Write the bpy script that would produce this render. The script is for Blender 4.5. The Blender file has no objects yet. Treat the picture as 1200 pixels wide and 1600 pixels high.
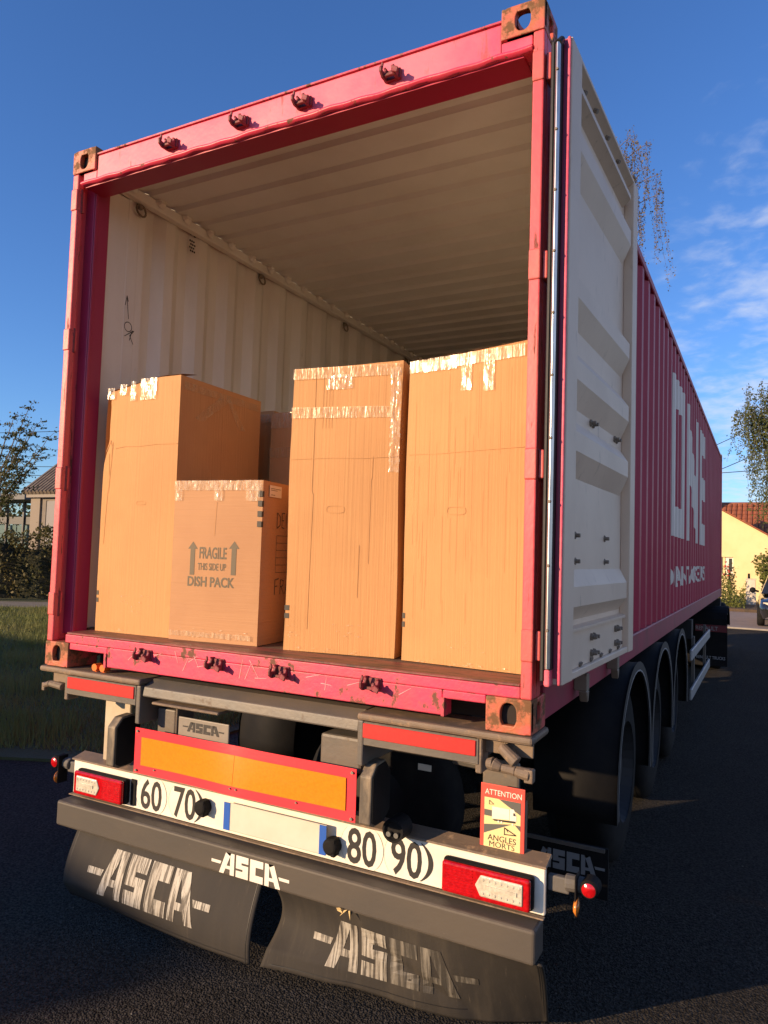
import bpy, bmesh, math, random
import numpy as np
from mathutils import Vector, Matrix, Euler
random.seed(7); rng = np.random.default_rng(7)
R_ = math.radians
sc = bpy.context.scene
COL = sc.collection
G = -1.18                      # ground level; z = 0 is the underside of the container, y = 0 its rear face

# ------------------------------------------------------------------ camera
cam = bpy.data.cameras.new('camera'); co = bpy.data.objects.new('camera', cam); COL.objects.link(co)
cam.sensor_fit = 'VERTICAL'; cam.sensor_height = 24.0; cam.lens = 1131.28 / 1600 * 24
cam.clip_start = 0.05; cam.clip_end = 3000
co.matrix_world = Matrix.Translation((1.90902, -2.41473, 0.59653)) @ (Matrix.Rotation(0.484706, 4, 'Z') @ Matrix.Rotation(1.627971, 4, 'X') @ Matrix.Rotation(0.03137, 4, 'Z'))
sc.camera = co

# ------------------------------------------------------------------ light
SUN_AZ = R_(216.2)             # the sun stands behind the camera and to its left
SUN_EL = R_(13.0)
EXPOSURE = 0.75
sc.view_settings.view_transform = 'Standard'; sc.view_settings.look = 'None'
sc.view_settings.exposure = EXPOSURE; sc.view_settings.gamma = 1.0; sc.view_settings.use_curve_mapping = False
sl = bpy.data.lights.new('sun', 'SUN'); sl.energy = 4.55; sl.angle = R_(0.53); sl.color = (1.0, 0.70, 0.41)
so = bpy.data.objects.new('sun', sl); COL.objects.link(so)
sdir = Vector((math.sin(SUN_AZ) * math.cos(SUN_EL), math.cos(SUN_AZ) * math.cos(SUN_EL), math.sin(SUN_EL)))
so.rotation_euler = sdir.to_track_quat('Z', 'Y').to_euler(); so.location = (-6, -9, 8)

w = bpy.data.worlds.new('World'); sc.world = w; w.use_nodes = True
nt = w.node_tree; nt.nodes.clear()
def N(t, **k):
    n = nt.nodes.new(t)
    for a, v in k.items(): setattr(n, a, v)
    return n
def L(a, b): nt.links.new(a, b)
def MATH(op, a, b=None, c=None, clamp=False):
    n = N('ShaderNodeMath', operation=op, use_clamp=clamp)
    for i, v in enumerate((a, b, c)):
        if v is None: continue
        if isinstance(v, (int, float)): n.inputs[i].default_value = v
        else: L(v, n.inputs[i])
    return n.outputs[0]
def SMOOTH(v, lo, hi):
    n = N('ShaderNodeMapRange', interpolation_type='SMOOTHSTEP'); L(v, n.inputs[0])
    n.inputs[1].default_value = lo; n.inputs[2].default_value = hi
    return n.outputs[0]
sky = N('ShaderNodeTexSky', sky_type='NISHITA', sun_disc=False, sun_elevation=SUN_EL, sun_rotation=SUN_AZ, altitude=30.0)
sky.air_density = 1.0; sky.dust_density = 0.25; sky.ozone_density = 2.5
tc = N('ShaderNodeTexCoord'); sx = N('ShaderNodeSeparateXYZ'); L(tc.outputs['Generated'], sx.inputs[0])
zc = MATH('MAXIMUM', sx.outputs[2], 0.02)
# thin altocumulus: direction projected on a cloud layer overhead
px = MATH('DIVIDE', sx.outputs[0], MATH('ADD', zc, 0.12)); py = MATH('DIVIDE', sx.outputs[1], MATH('ADD', zc, 0.12))
cv = N('ShaderNodeCombineXYZ'); L(MATH('MULTIPLY', px, 1.75), cv.inputs[0]); L(MATH('MULTIPLY', py, 1.75), cv.inputs[1])
n1 = N('ShaderNodeTexNoise'); n1.inputs['Scale'].default_value = 1.25; n1.inputs['Detail'].default_value = 9; n1.inputs['Roughness'].default_value = 0.62; n1.inputs['Distortion'].default_value = 0.5
L(cv.outputs[0], n1.inputs['Vector'])
n2 = N('ShaderNodeTexNoise'); n2.inputs['Scale'].default_value = 8.0; n2.inputs['Detail'].default_value = 5; n2.inputs['Distortion'].default_value = 0.3
L(cv.outputs[0], n2.inputs['Vector'])
hl = MATH('SQRT', MATH('ADD', MATH('MULTIPLY', sx.outputs[0], sx.outputs[0]), MATH('MULTIPLY', sx.outputs[1], sx.outputs[1])))
azs = MATH('DIVIDE', sx.outputs[0], MATH('MAXIMUM', hl, 0.01))           # sine of the azimuth from +Y
side = SMOOTH(azs, -0.36, 0.10)
lowv = SMOOTH(sx.outputs[2], 0.66, 0.20)
fill_bank = SMOOTH(azs, 0.05, 0.55)  # denser cloud added right of the view to whiten the fill light
cover = MATH('ADD', MATH('MULTIPLY', side, MATH('ADD', MATH('MULTIPLY', lowv, 0.9), 0.12)), MATH('MULTIPLY', fill_bank, 0.25))
cl = MATH('ADD', MATH('MULTIPLY', n1.outputs[0], 0.66), MATH('MULTIPLY', n2.outputs[0], 0.42))
cl = SMOOTH(MATH('ADD', cl, MATH('MULTIPLY', cover, 0.36)), 0.68, 1.0)
cl = MATH('MULTIPLY', MATH('MULTIPLY', cl, side), 0.72)
mx = N('ShaderNodeMix', data_type='RGBA'); L(cl, mx.inputs[0])
hs = N('ShaderNodeHueSaturation'); hs.inputs['Saturation'].default_value = 1.08; hs.inputs['Value'].default_value = 1.0
L(sky.outputs[0], hs.inputs['Color']); tint = N('ShaderNodeMix', data_type='RGBA', blend_type='MULTIPLY'); tint.inputs[0].default_value = 1.0; L(hs.outputs[0], tint.inputs[6]); tint.inputs[7].default_value = (0.82, 1.06, 1.54, 1)
L(tint.outputs[2], mx.inputs[6]); mx.inputs[7].default_value = (5.4, 5.7, 6.5, 1)
bg = N('ShaderNodeBackground'); bg.inputs['Strength'].default_value = 0.086
L(mx.outputs[2], bg.inputs[0]); wo = N('ShaderNodeOutputWorld'); L(bg.outputs[0], wo.inputs[0])
sc.cycles.max_bounces = 8; sc.cycles.diffuse_bounces = 5; sc.cycles.transparent_max_bounces = 12

# ------------------------------------------------------------------ materials
_M = {}
def mat(name, col, rough=0.6, metal=0.0, col2=None, nscale=4.0, lo=0.35, hi=0.7, stretch=(1, 1, 1), bump=0.0, bscale=60.0, bdist=0.003,
        col3=None, n3=14.0, lo3=0.6, hi3=0.68, stretch3=(1, 1, 1), alpha=1.0, spec=0.5, coat=0.0, emis=None, trans=0.0, rough3=None, detail=6, bstretch=(1, 1, 1), sub=None, edge=None, erad=0.006, eamt=1.0, bdet=5):
    """Principled; col/col2 mixed by a soft noise, col3 (rust, dirt, wear) by a sharper one, fine bump."""
    if name in _M: return _M[name]
    m = bpy.data.materials.new(name); m.use_nodes = True; t = m.node_tree; t.nodes.clear()
    def nn(k, **kw):
        x = t.nodes.new(k)
        for a, v in kw.items(): setattr(x, a, v)
        return x
    out = nn('ShaderNodeOutputMaterial'); b = nn('ShaderNodeBsdfPrincipled'); t.links.new(b.outputs[0], out.inputs[0])
    tcx = nn('ShaderNodeTexCoord')
    def noise(scale, st, det=6, rg=0.6):
        mp = nn('ShaderNodeMapping'); mp.inputs['Scale'].default_value = st; t.links.new(tcx.outputs['Object'], mp.inputs[0])
        x = nn('ShaderNodeTexNoise'); x.inputs['Scale'].default_value = scale; x.inputs['Detail'].default_value = det; x.inputs['Roughness'].default_value = rg
        t.links.new(mp.outputs[0], x.inputs['Vector']); return x.outputs[0]
    def mr(v, a, c):
        x = nn('ShaderNodeMapRange', interpolation_type='SMOOTHSTEP'); t.links.new(v, x.inputs[0]); x.inputs[1].default_value = a; x.inputs[2].default_value = c; return x.outputs[0]
    def mixc(f, a, c):
        x = nn('ShaderNodeMix', data_type='RGBA'); t.links.new(f, x.inputs[0])
        for i, v in ((6, a), (7, c)):
            if isinstance(v, tuple): x.inputs[i].default_value = (*v[:3], 1)
            else: t.links.new(v, x.inputs[i])
        return x.outputs[2]
    cur = col
    if col2: cur = mixc(mr(noise(nscale, stretch, detail), lo, hi), cur, col2)
    if col3:
        f3 = mr(noise(n3, stretch3, 8, 0.7), lo3, hi3); cur = mixc(f3, cur, col3)
        if rough3 is not None:
            x = nn('ShaderNodeMapRange'); t.links.new(f3, x.inputs[0]); x.inputs[3].default_value = rough; x.inputs[4].default_value = rough3
            t.links.new(x.outputs[0], b.inputs['Roughness'])
    if edge:                                   # paint worn off along the edges
        bv = nn('ShaderNodeBevel'); bv.samples = 4; bv.inputs['Radius'].default_value = erad; ge = nn('ShaderNodeNewGeometry')
        dt = nn('ShaderNodeVectorMath', operation='DOT_PRODUCT'); t.links.new(bv.outputs[0], dt.inputs[0]); t.links.new(ge.outputs['Normal'], dt.inputs[1])
        e1 = nn('ShaderNodeMapRange'); t.links.new(dt.outputs['Value'], e1.inputs[0]); e1.inputs[1].default_value = 0.99; e1.inputs[2].default_value = 0.80
        e2 = nn('ShaderNodeMath', operation='MULTIPLY', use_clamp=True); t.links.new(e1.outputs[0], e2.inputs[0]); t.links.new(mr(noise(26, (1, 1, 1), 8, 0.75), 0.40, 0.60), e2.inputs[1])
        e3 = nn('ShaderNodeMath', operation='MULTIPLY'); t.links.new(e2.outputs[0], e3.inputs[0]); e3.inputs[1].default_value = eamt; cur = mixc(e3.outputs[0], cur, edge)
    if isinstance(cur, tuple): b.inputs['Base Color'].default_value = (*cur[:3], 1)
    else: t.links.new(cur, b.inputs['Base Color'])
    if not (col3 and rough3 is not None): b.inputs['Roughness'].default_value = rough
    b.inputs['Metallic'].default_value = metal; b.inputs['Alpha'].default_value = alpha
    b.inputs['Specular IOR Level'].default_value = spec; b.inputs['Coat Weight'].default_value = coat; b.inputs['Coat Roughness'].default_value = 0.15
    b.inputs['Transmission Weight'].default_value = trans
    if sub: b.inputs['Subsurface Weight'].default_value = sub
    if bump:
        bp = nn('ShaderNodeBump'); bp.inputs['Strength'].default_value = bump; bp.inputs['Distance'].default_value = bdist
        t.links.new(noise(bscale, bstretch, bdet, 0.65), bp.inputs['Height']); t.links.new(bp.outputs[0], b.inputs['Normal'])
    _M[name] = m; return m

PINK = (0.52, 0.055, 0.125)
RUST = (0.16, 0.055, 0.02)
EDGE = (0.13, 0.055, 0.03)
m_pink = mat('magenta_paint', (0.70, 0.070, 0.145), 0.38, col2=(0.74, 0.16, 0.215), nscale=2.2, lo=0.35, hi=0.70, bump=0.25, bscale=14, bdist=0.004, col3=(0.36, 0.055, 0.07), n3=7, lo3=0.58, hi3=0.70, stretch3=(3, 1, 0.5), rough3=0.7, edge=EDGE, erad=0.012)
m_pinkw = mat('magenta_paint_worn', (0.70, 0.045, 0.115), 0.40, col2=(0.58, 0.055, 0.10), nscale=6, col3=(0.15, 0.065, 0.04), n3=13, lo3=0.565, hi3=0.63, stretch3=(1, 1, 0.7), rough3=0.85, bump=0.5, bscale=22, bdist=0.003, edge=EDGE, erad=0.016)
m_sill = mat('worn_sill_steel', (0.22, 0.062, 0.052), 0.5, col2=(0.13, 0.065, 0.04), nscale=5, stretch=(0.5, 3, 1), col3=(0.075, 0.045, 0.03), n3=14, lo3=0.48, hi3=0.62, stretch3=(0.35, 2, 1), bump=0.6, bscale=40, rough3=0.6, edge=(0.40, 0.09, 0.09), erad=0.008)
m_cast = mat('rusty_corner_paint', (0.58, 0.085, 0.085), 0.5, col2=(0.42, 0.11, 0.045), nscale=7, lo=0.36, hi=0.56, col3=(0.15, 0.07, 0.03), n3=12, lo3=0.47, hi3=0.56, rough3=0.9, bump=0.8, bscale=30, edge=(0.30, 0.17, 0.09), erad=0.012)
m_post = mat('post_paint', (0.66, 0.075, 0.10), 0.4, col2=(0.62, 0.115, 0.10), nscale=4, stretch=(1, 1, 0.4), col3=(0.16, 0.05, 0.035), n3=12, lo3=0.575, hi3=0.63, stretch3=(3, 3, 0.35), rough3=0.85, bump=0.4, bscale=20, edge=EDGE, erad=0.014)
m_hole = mat('hole_shade_black', (0.02, 0.014, 0.012), 0.9)  # near-black that stands for the shade inside holes and pockets
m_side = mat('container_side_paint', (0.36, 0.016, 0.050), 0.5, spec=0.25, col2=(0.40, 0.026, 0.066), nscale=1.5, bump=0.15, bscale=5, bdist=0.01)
m_cream = mat('interior_cream_paint', (0.74, 0.70, 0.64), 0.6, col2=(0.66, 0.61, 0.55), nscale=3, stretch=(1, 1, 0.4), col3=(0.30, 0.24, 0.18), n3=7, lo3=0.64, hi3=0.82, stretch3=(2, 2, 0.5), bump=0.2, bscale=8, bdist=0.006)
m_roofin = mat('roof_inner_paint', (0.74, 0.715, 0.67), 0.55, col2=(0.67, 0.64, 0.59), nscale=2, bump=0.2, bscale=6, bdist=0.005)
m_door = mat('door_inner_paint', (0.74, 0.585, 0.44), 0.5, col2=(0.68, 0.53, 0.395), nscale=3, spec=0.3, col3=(0.46, 0.35, 0.25), n3=8, lo3=0.58, hi3=0.74, stretch3=(2.5, 2.5, 0.6), bump=0.15, bscale=9, bdist=0.004)
m_floor = mat('plywood_floor', (0.14, 0.085, 0.05), 0.8, col2=(0.08, 0.05, 0.03), nscale=10, stretch=(1, 0.15, 1), bump=0.3, bscale=40)
m_rubber = mat('black_rubber', (0.012, 0.012, 0.013), 0.55, bump=0.2, bscale=60)
m_silver = mat('bright_steel_strip', (0.70, 0.70, 0.68), 0.32, metal=1.0, col2=(0.45, 0.44, 0.42), nscale=12, stretch=(1, 1, 0.3))
m_black = mat('black_plastic', (0.005, 0.005, 0.006), 0.75, spec=0.2, col2=(0.010, 0.009, 0.009), nscale=6, bump=0.2, bscale=80)
m_lock = mat('rusty_keeper_steel', (0.24, 0.028, 0.042), 0.6, col2=(0.10, 0.036, 0.022), nscale=30, bump=0.4, bscale=60)
m_frame = mat('grey_chassis_paint', (0.085, 0.080, 0.075), 0.5, col2=(0.13, 0.105, 0.082), nscale=5, stretch=(0.5, 1, 1), col3=(0.17, 0.125, 0.085), n3=16, lo3=0.56, hi3=0.72, bump=0.35, bscale=40, rough3=0.85, edge=(0.26, 0.19, 0.13), erad=0.006)
m_dirtsteel = mat('dirty_steel', (0.19, 0.130, 0.085), 0.65, col2=(0.12, 0.092, 0.07), nscale=7, stretch=(0.5, 1, 1), col3=(0.30, 0.20, 0.12), n3=22, lo3=0.55, hi3=0.68, bump=0.5, bscale=50, rough3=0.9, edge=(0.36, 0.26, 0.17), erad=0.007)
m_dark = mat('dark_chassis_paint', (0.007, 0.007, 0.008), 0.7, col2=(0.012, 0.011, 0.010), nscale=5, bump=0.2, bscale=30)
m_bumper = mat('grey_bumper_paint', (0.070, 0.062, 0.054), 0.55, col2=(0.088, 0.074, 0.060), nscale=4, stretch=(0.4, 1, 1), col3=(0.15, 0.12, 0.09), n3=40, lo3=0.66, hi3=0.75, bump=0.25, bscale=30, rough3=0.7, spec=0.3, edge=(0.24, 0.19, 0.14), erad=0.008)
m_flap = mat('rubber_flap', (0.034, 0.031, 0.029), 0.75, spec=0.2, col2=(0.042, 0.037, 0.032), nscale=3, stretch=(2.5, 1, 0.5), col3=(0.062, 0.052, 0.042), n3=6, lo3=0.58, hi3=0.8, stretch3=(4, 1, 0.6), bump=0.35, bscale=18, bdist=0.004)
m_flapscr = mat('scraped_rubber_flap', (0.036, 0.032, 0.028), 0.75, spec=0.2, col2=(0.060, 0.051, 0.040), nscale=3.2, stretch=(5, 1, 0.8), lo=0.42, hi=0.8, col3=(0.105, 0.088, 0.066), n3=12, lo3=0.60, hi3=0.75, stretch3=(7, 1, 0.5), bump=0.4, bscale=16, bdist=0.004)
m_wht_worn = mat('worn_white_print', (0.42, 0.40, 0.35), 0.6, col2=(0.27, 0.24, 0.20), nscale=5, stretch=(6, 1, 0.5), col3=(0.06, 0.05, 0.042), n3=13, lo3=0.465, hi3=0.56, stretch3=(7, 1, 0.35))
m_wht_worn2 = mat('scraped_white_print', (0.40, 0.37, 0.31), 0.6, col2=(0.22, 0.19, 0.15), nscale=5, stretch=(6, 1, 0.5), col3=(0.055, 0.047, 0.038), n3=9, lo3=0.47, hi3=0.58, stretch3=(8, 1, 0.3))
m_wht_worn3 = mat('rubbed_off_print', (0.26, 0.235, 0.19), 0.6, col2=(0.13, 0.112, 0.088), nscale=4, stretch=(5, 1, 0.6), col3=(0.048, 0.042, 0.034), n3=5, lo3=0.38, hi3=0.56, stretch3=(7, 1, 0.4))
m_white = mat('white_paint', (0.78, 0.74, 0.66), 0.5, col2=(0.72, 0.66, 0.56), nscale=5)
m_plate = mat('white_plate', (0.80, 0.76, 0.66), 0.38, col2=(0.74, 0.69, 0.57), nscale=4, stretch=(1, 1, 3), col3=(0.5, 0.42, 0.3), n3=18, lo3=0.68, hi3=0.8)
m_ink = mat('black_print', (0.022, 0.020, 0.020), 0.5)
m_letter = mat('white_container_letters', (0.72, 0.63, 0.55), 0.5, col2=(0.66, 0.57, 0.50), nscale=3)
m_hazred = mat('hazard_red', (0.88, 0.050, 0.065), 0.30, coat=0.35, bump=0.25, bscale=7, bdist=0.006)
m_haz = mat('hazard_amber', (0.70, 0.225, 0.005), 0.34, col2=(0.62, 0.195, 0.004), nscale=90, coat=0.15, bump=0.3, bscale=7, bdist=0.006)
m_refl = mat('red_reflector', (0.58, 0.026, 0.024), 0.35, col2=(0.46, 0.03, 0.026), nscale=60, col3=(0.30, 0.09, 0.06), n3=20, lo3=0.66, hi3=0.78)
m_lampred = mat('lamp_red', (0.50, 0.006, 0.010), 0.14, col2=(0.32, 0.003, 0.006), nscale=70, coat=0.6, bump=0.3, bscale=120, bdist=0.002)
m_lampclr = mat('lamp_clear', (0.62, 0.57, 0.46), 0.16, col2=(0.44, 0.40, 0.32), nscale=40, coat=0.6, bump=0.5, bscale=70, bdist=0.003)
m_amber = mat('lamp_amber', (0.62, 0.20, 0.03), 0.25, coat=0.5)
m_signred = mat('sign_red', (0.72, 0.075, 0.055), 0.45)
m_signy = mat('sign_yellow', (0.80, 0.62, 0.30), 0.45)
m_signg = mat('sign_grey', (0.10, 0.098, 0.09), 0.5)
m_plateb = mat('plate_blue', (0.02, 0.10, 0.45), 0.4)
m_orange = mat('orange_plastic', (0.80, 0.16, 0.02), 0.4)
m_tyre = mat('tyre_rubber', (0.007, 0.007, 0.008), 0.85, spec=0.2, col2=(0.015, 0.014, 0.013), nscale=9, bump=0.3, bscale=40)
m_rim = mat('dull_rim', (0.025, 0.025, 0.027), 0.6, spec=0.3)
m_alu = mat('aluminium_rail', (0.42, 0.42, 0.42), 0.45, metal=0.5, col2=(0.32, 0.32, 0.32), nscale=6)
m_card = mat('cardboard', (0.52, 0.258, 0.096), 0.75, col2=(0.47, 0.23, 0.084), nscale=2.2, col3=(0.475, 0.238, 0.089), n3=2.6, lo3=0.54, hi3=0.76, stretch3=(34, 34, 0.30), bump=0.5, bscale=7, bdist=0.006, bstretch=(12, 12, 0.12), edge=(0.36, 0.185, 0.07), erad=0.006, eamt=0.8)
m_cardpale = mat('pale_cardboard', (0.455, 0.238, 0.112), 0.78, col2=(0.415, 0.213, 0.10), nscale=2.4, col3=(0.39, 0.198, 0.092), n3=3, lo3=0.54, hi3=0.75, stretch3=(0.3, 0.3, 26), bump=0.35, bscale=9, bdist=0.004, bstretch=(0.3, 0.3, 12), edge=(0.30, 0.155, 0.075), erad=0.006, eamt=0.8)
m_cardin = mat('cardboard_edge', (0.40, 0.22, 0.09), 0.8)
m_crease = mat('cardboard_crease', (0.465, 0.235, 0.09), 0.8)
m_tape = mat('packing_tape', (0.64, 0.43, 0.22), 0.24, bump=0.6, bscale=16, bdist=0.004, bstretch=(6, 6, 0.7), bdet=2, alpha=0.42, coat=0.5, spec=0.6)
m_film = mat('clear_film', (0.70, 0.54, 0.36), 0.16, bump=0.8, bscale=13, bdist=0.007, bstretch=(4, 4, 0.9), bdet=2, alpha=0.34, coat=0.7, spec=0.8)
def patchy(m, sc_, st, lo, hi, a0, a1):
    t = m.node_tree; b = t.nodes['Principled BSDF']; tcx = t.nodes.new('ShaderNodeTexCoord'); mp = t.nodes.new('ShaderNodeMapping'); mp.inputs['Scale'].default_value = st
    x = t.nodes.new('ShaderNodeTexNoise'); x.inputs['Scale'].default_value = sc_; x.inputs['Detail'].default_value = 2.5; x.inputs['Roughness'].default_value = 0.6; x.inputs['Distortion'].default_value = 0.8
    r = t.nodes.new('ShaderNodeMapRange'); r.inputs[1].default_value = lo; r.inputs[2].default_value = hi; r.inputs[3].default_value = a0; r.inputs[4].default_value = a1
    t.links.new(tcx.outputs['Object'], mp.inputs[0]); t.links.new(mp.outputs[0], x.inputs['Vector']); t.links.new(x.outputs[0], r.inputs[0]); t.links.new(r.outputs[0], b.inputs['Alpha'])
patchy(m_tape, 30, (4.5, 1, 0.3), 0.38, 0.68, 0.12, 0.50); patchy(m_film, 22, (3.5, 1, 0.8), 0.40, 0.70, 0.08, 0.48)
m_cprint = mat('grey_print', (0.135, 0.105, 0.065), 0.7)
m_label = mat('paper_label', (0.68, 0.58, 0.48), 0.6)

# ------------------------------------------------------------------ mesh helpers
def wl(o):
    v = Vector((0, 0, 0))
    while o is not None: v = v + o.location; o = o.parent
    return v
class MB:
    def __init__(s): s.v = []; s.f = []; s.tf = None
    def add(s, vs, fs):
        k = len(s.v)
        s.v += [tuple(s.tf(*p)) if s.tf else tuple(p) for p in vs]
        s.f += [tuple(i + k for i in f) for f in fs]; return s
    def box(s, x0, x1, y0, y1, z0, z1):
        x0, x1 = sorted((x0, x1)); y0, y1 = sorted((y0, y1)); z0, z1 = sorted((z0, z1))
        return s.add([(x0, y0, z0), (x1, y0, z0), (x1, y1, z0), (x0, y1, z0), (x0, y0, z1), (x1, y0, z1), (x1, y1, z1), (x0, y1, z1)],
                     [(0, 3, 2, 1), (4, 5, 6, 7), (0, 1, 5, 4), (1, 2, 6, 5), (2, 3, 7, 6), (3, 0, 4, 7)])
    def prism(s, prof, axis, a0, a1, cap=True):
        n = len(prof)
        def P(p, a): return {0: (a, p[0], p[1]), 1: (p[0], a, p[1]), 2: (p[0], p[1], a)}[axis]
        vs = [P(p, a0) for p in prof] + [P(p, a1) for p in prof]
        fs = [(i, (i + 1) % n, n + (i + 1) % n, n + i) for i in range(n)]
        if cap: fs += [tuple(range(n))[::-1], tuple(range(n, 2 * n))]
        return s.add(vs, fs)
    def strip(s, prof, axis, a0, a1, n=1):          # open profile swept along an axis
        m = len(prof)
        def P(p, a): return {0: (a, p[0], p[1]), 1: (p[0], a, p[1]), 2: (p[0], p[1], a)}[axis]
        vs = [P(p, a0 + (a1 - a0) * k / n) for k in range(n + 1) for p in prof]
        return s.add(vs, [(k * m + i, k * m + i + 1, (k + 1) * m + i + 1, (k + 1) * m + i) for k in range(n) for i in range(m - 1)])
    def cyl(s, p0, p1, r0, r1=None, n=12, cap=True):
        r1 = r0 if r1 is None else r1
        p0, p1 = Vector(p0), Vector(p1); d = (p1 - p0).normalized()
        a = d.orthogonal().normalized(); b = d.cross(a)
        vs = [tuple(c + (a * math.cos(6.2832 * i / n) + b * math.sin(6.2832 * i / n)) * r) for c, r in ((p0, r0), (p1, r1)) for i in range(n)]
        fs = [(i, (i + 1) % n, n + (i + 1) % n, n + i) for i in range(n)]
        if cap: fs += [tuple(range(n))[::-1], tuple(range(n, 2 * n))]
        return s.add(vs, fs)
    def tube(s, pts, radii, n=8):
        for i in range(len(pts) - 1): s.cyl(pts[i], pts[i + 1], radii[i], radii[i + 1], n)
        return s
    def lathe(s, prof, c, axis, n=32):              # prof: (along, radius)
        c = Vector(c); d = Vector([(1, 0, 0), (0, 1, 0), (0, 0, 1)][axis]); a = d.orthogonal().normalized(); b = d.cross(a); m = len(prof)
        vs = [tuple(c + d * h + (a * math.cos(6.2832 * i / n) + b * math.sin(6.2832 * i / n)) * r) for i in range(n) for h, r in prof]
        return s.add(vs, [(i * m + j, ((i + 1) % n) * m + j, ((i + 1) % n) * m + j + 1, i * m + j + 1) for i in range(n) for j in range(m - 1)])
    def grid(s, fn, nu, nv):
        vs = [fn(i / nu, j / nv) for j in range(nv + 1) for i in range(nu + 1)]
        return s.add(vs, [(j * (nu + 1) + i, j * (nu + 1) + i + 1, (j + 1) * (nu + 1) + i + 1, (j + 1) * (nu + 1) + i) for j in range(nv) for i in range(nu)])
    def build(s, name, m, parent=None, smooth=False, bevel=0.0, seg=1, origin=None, solid=0.0, fix=True):
        arr = np.array(s.v, float)
        o0 = Vector(origin) if origin is not None else Vector((arr.min(0) + arr.max(0)) / 2)
        me = bpy.data.meshes.new(name); me.from_pydata([tuple(Vector(p) - o0) for p in s.v], [], s.f); me.update()
        if fix:
            bm = bmesh.new(); bm.from_mesh(me); bmesh.ops.recalc_face_normals(bm, faces=bm.faces); bm.to_mesh(me); bm.free()
        me.materials.append(m)
        if smooth:
            for p in me.polygons: p.use_smooth = True
        o = bpy.data.objects.new(name, me); COL.objects.link(o)
        if parent is not None: o.location = o0 - wl(parent); o.parent = parent
        else: o.location = o0
        if bevel:
            b = o.modifiers.new('bevel', 'BEVEL'); b.width = bevel; b.segments = seg; b.limit_method = 'ANGLE'; b.angle_limit = R_(40)
        if solid:
            q = o.modifiers.new('solid', 'SOLIDIFY'); q.thickness = solid
        return o
def empty(name, loc, label=None, cat=None, group=None, rz=0.0):
    o = bpy.data.objects.new(name, None); COL.objects.link(o); o.location = loc; o.rotation_euler.z = rz; o.empty_display_size = 0.2
    tag(o, label, cat, group); return o
def tag(o, label=None, cat=None, group=None, kind=None):
    if label: o['label'] = label
    if cat: o['category'] = cat
    if group: o['group'] = group
    if kind: o['kind'] = kind
    return o
def copy_part(o, parent, loc, rot=None):
    c = o.copy(); COL.objects.link(c); c.parent = parent; c.location = loc
    if rot is not None: c.rotation_euler = rot
    for ch in o.children:
        d = ch.copy(); COL.objects.link(d); d.parent = c
    return c
def box(name, m, parent, x0, x1, y0, y1, z0, z1, bevel=0.0, seg=1): return MB().box(x0, x1, y0, y1, z0, z1).build(name, m, parent, bevel=bevel, seg=seg)

# flat print: polygons in (u, v) mapped onto a surface
def text2d(s, bold=0.0):
    cu = bpy.data.curves.new('text', 'FONT'); cu.body = s; cu.size = 1.0; cu.offset = bold; cu.resolution_u = 3
    o = bpy.data.objects.new('text', cu); COL.objects.link(o)
    bpy.context.view_layer.update()
    me = bpy.data.meshes.new_from_object(o.evaluated_get(bpy.context.evaluated_depsgraph_get()))
    vs = np.array([v.co[:2] for v in me.vertices]); fs = [tuple(p.vertices) for p in me.polygons]
    bpy.data.objects.remove(o); bpy.data.curves.remove(cu); bpy.data.meshes.remove(me)
    vs -= vs.min(0); mx_ = vs.max(0)
    return vs / mx_, fs
def poly2d(polys):
    vs, fs = [], []
    for p in polys: fs.append(tuple(range(len(vs), len(vs) + len(p)))); vs += p
    return np.array(vs, float), fs
def printed(name, m, parent, shape, u0, v0, u1, v1, fn, cutu=(), cutv=(), label=None):
    vs, fs = shape
    bm = bmesh.new(); bv = [bm.verts.new((u0 + (u1 - u0) * a, v0 + (v1 - v0) * b, 0)) for a, b in vs]
    for f in fs:
        try: bm.faces.new([bv[i] for i in f])
        except ValueError: pass
    for q in [q for q in bm.verts if not q.link_faces]: bm.verts.remove(q)
    for val, no in [(c, (1, 0, 0)) for c in cutu] + [(c, (0, 1, 0)) for c in cutv]:
        bmesh.ops.bisect_plane(bm, geom=bm.verts[:] + bm.edges[:] + bm.faces[:], plane_co=(val * no[0], val * no[1], 0), plane_no=no)
    bm.verts.index_update()
    b = MB(); b.v = [tuple(fn(q.co.x, q.co.y)) for q in bm.verts]; b.f = [tuple(q.index for q in f.verts) for f in bm.faces]; bm.free()
    o = b.build(name, m, parent, fix=False)
    if label: o['label'] = label
    return o
def on_rear(y): return lambda u, v: (u, y, v)
# the word drawn as blocky letters with a dash before and after
_lw = 4.22
def logo():
    P = [[(0.0, .40), (.50, .40), (.56, .54), (0.0, .54)],
         [(.45, 0), (.70, 0), (1.10, 1), (.80, 1)], [(.80, 1), (1.10, 1), (1.28, 1), (1.28, .86), (1.04, .86)],
         [(1.05, 0), (1.28, 0), (1.28, .86), (1.05, .86)], [(.80, .25), (1.05, .25), (1.05, .40), (.86, .40)],
         [(1.38, .70), (2.05, .70), (2.05, 1), (1.38, 1)], [(1.38, .40), (1.68, .40), (1.68, .70), (1.38, .70)], [(1.68, .40), (2.05, .40), (2.05, .60), (1.68, .60)],
         [(1.75, .30), (2.05, .30), (2.05, .40), (1.75, .40)], [(1.38, 0), (2.05, 0), (2.05, .30), (1.38, .30)],
         [(2.15, 0), (2.45, 0), (2.45, 1), (2.15, 1)], [(2.45, .68), (2.85, .68), (2.85, 1), (2.45, 1)], [(2.45, 0), (2.85, 0), (2.85, .32), (2.45, .32)]]
    for q in P[1:5] + P[:1]: P.append([(_lw - x, y) for x, y in q][::-1])
    return poly2d([[(x / _lw, y) for x, y in q] for q in P])
LOGO = logo()

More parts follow.
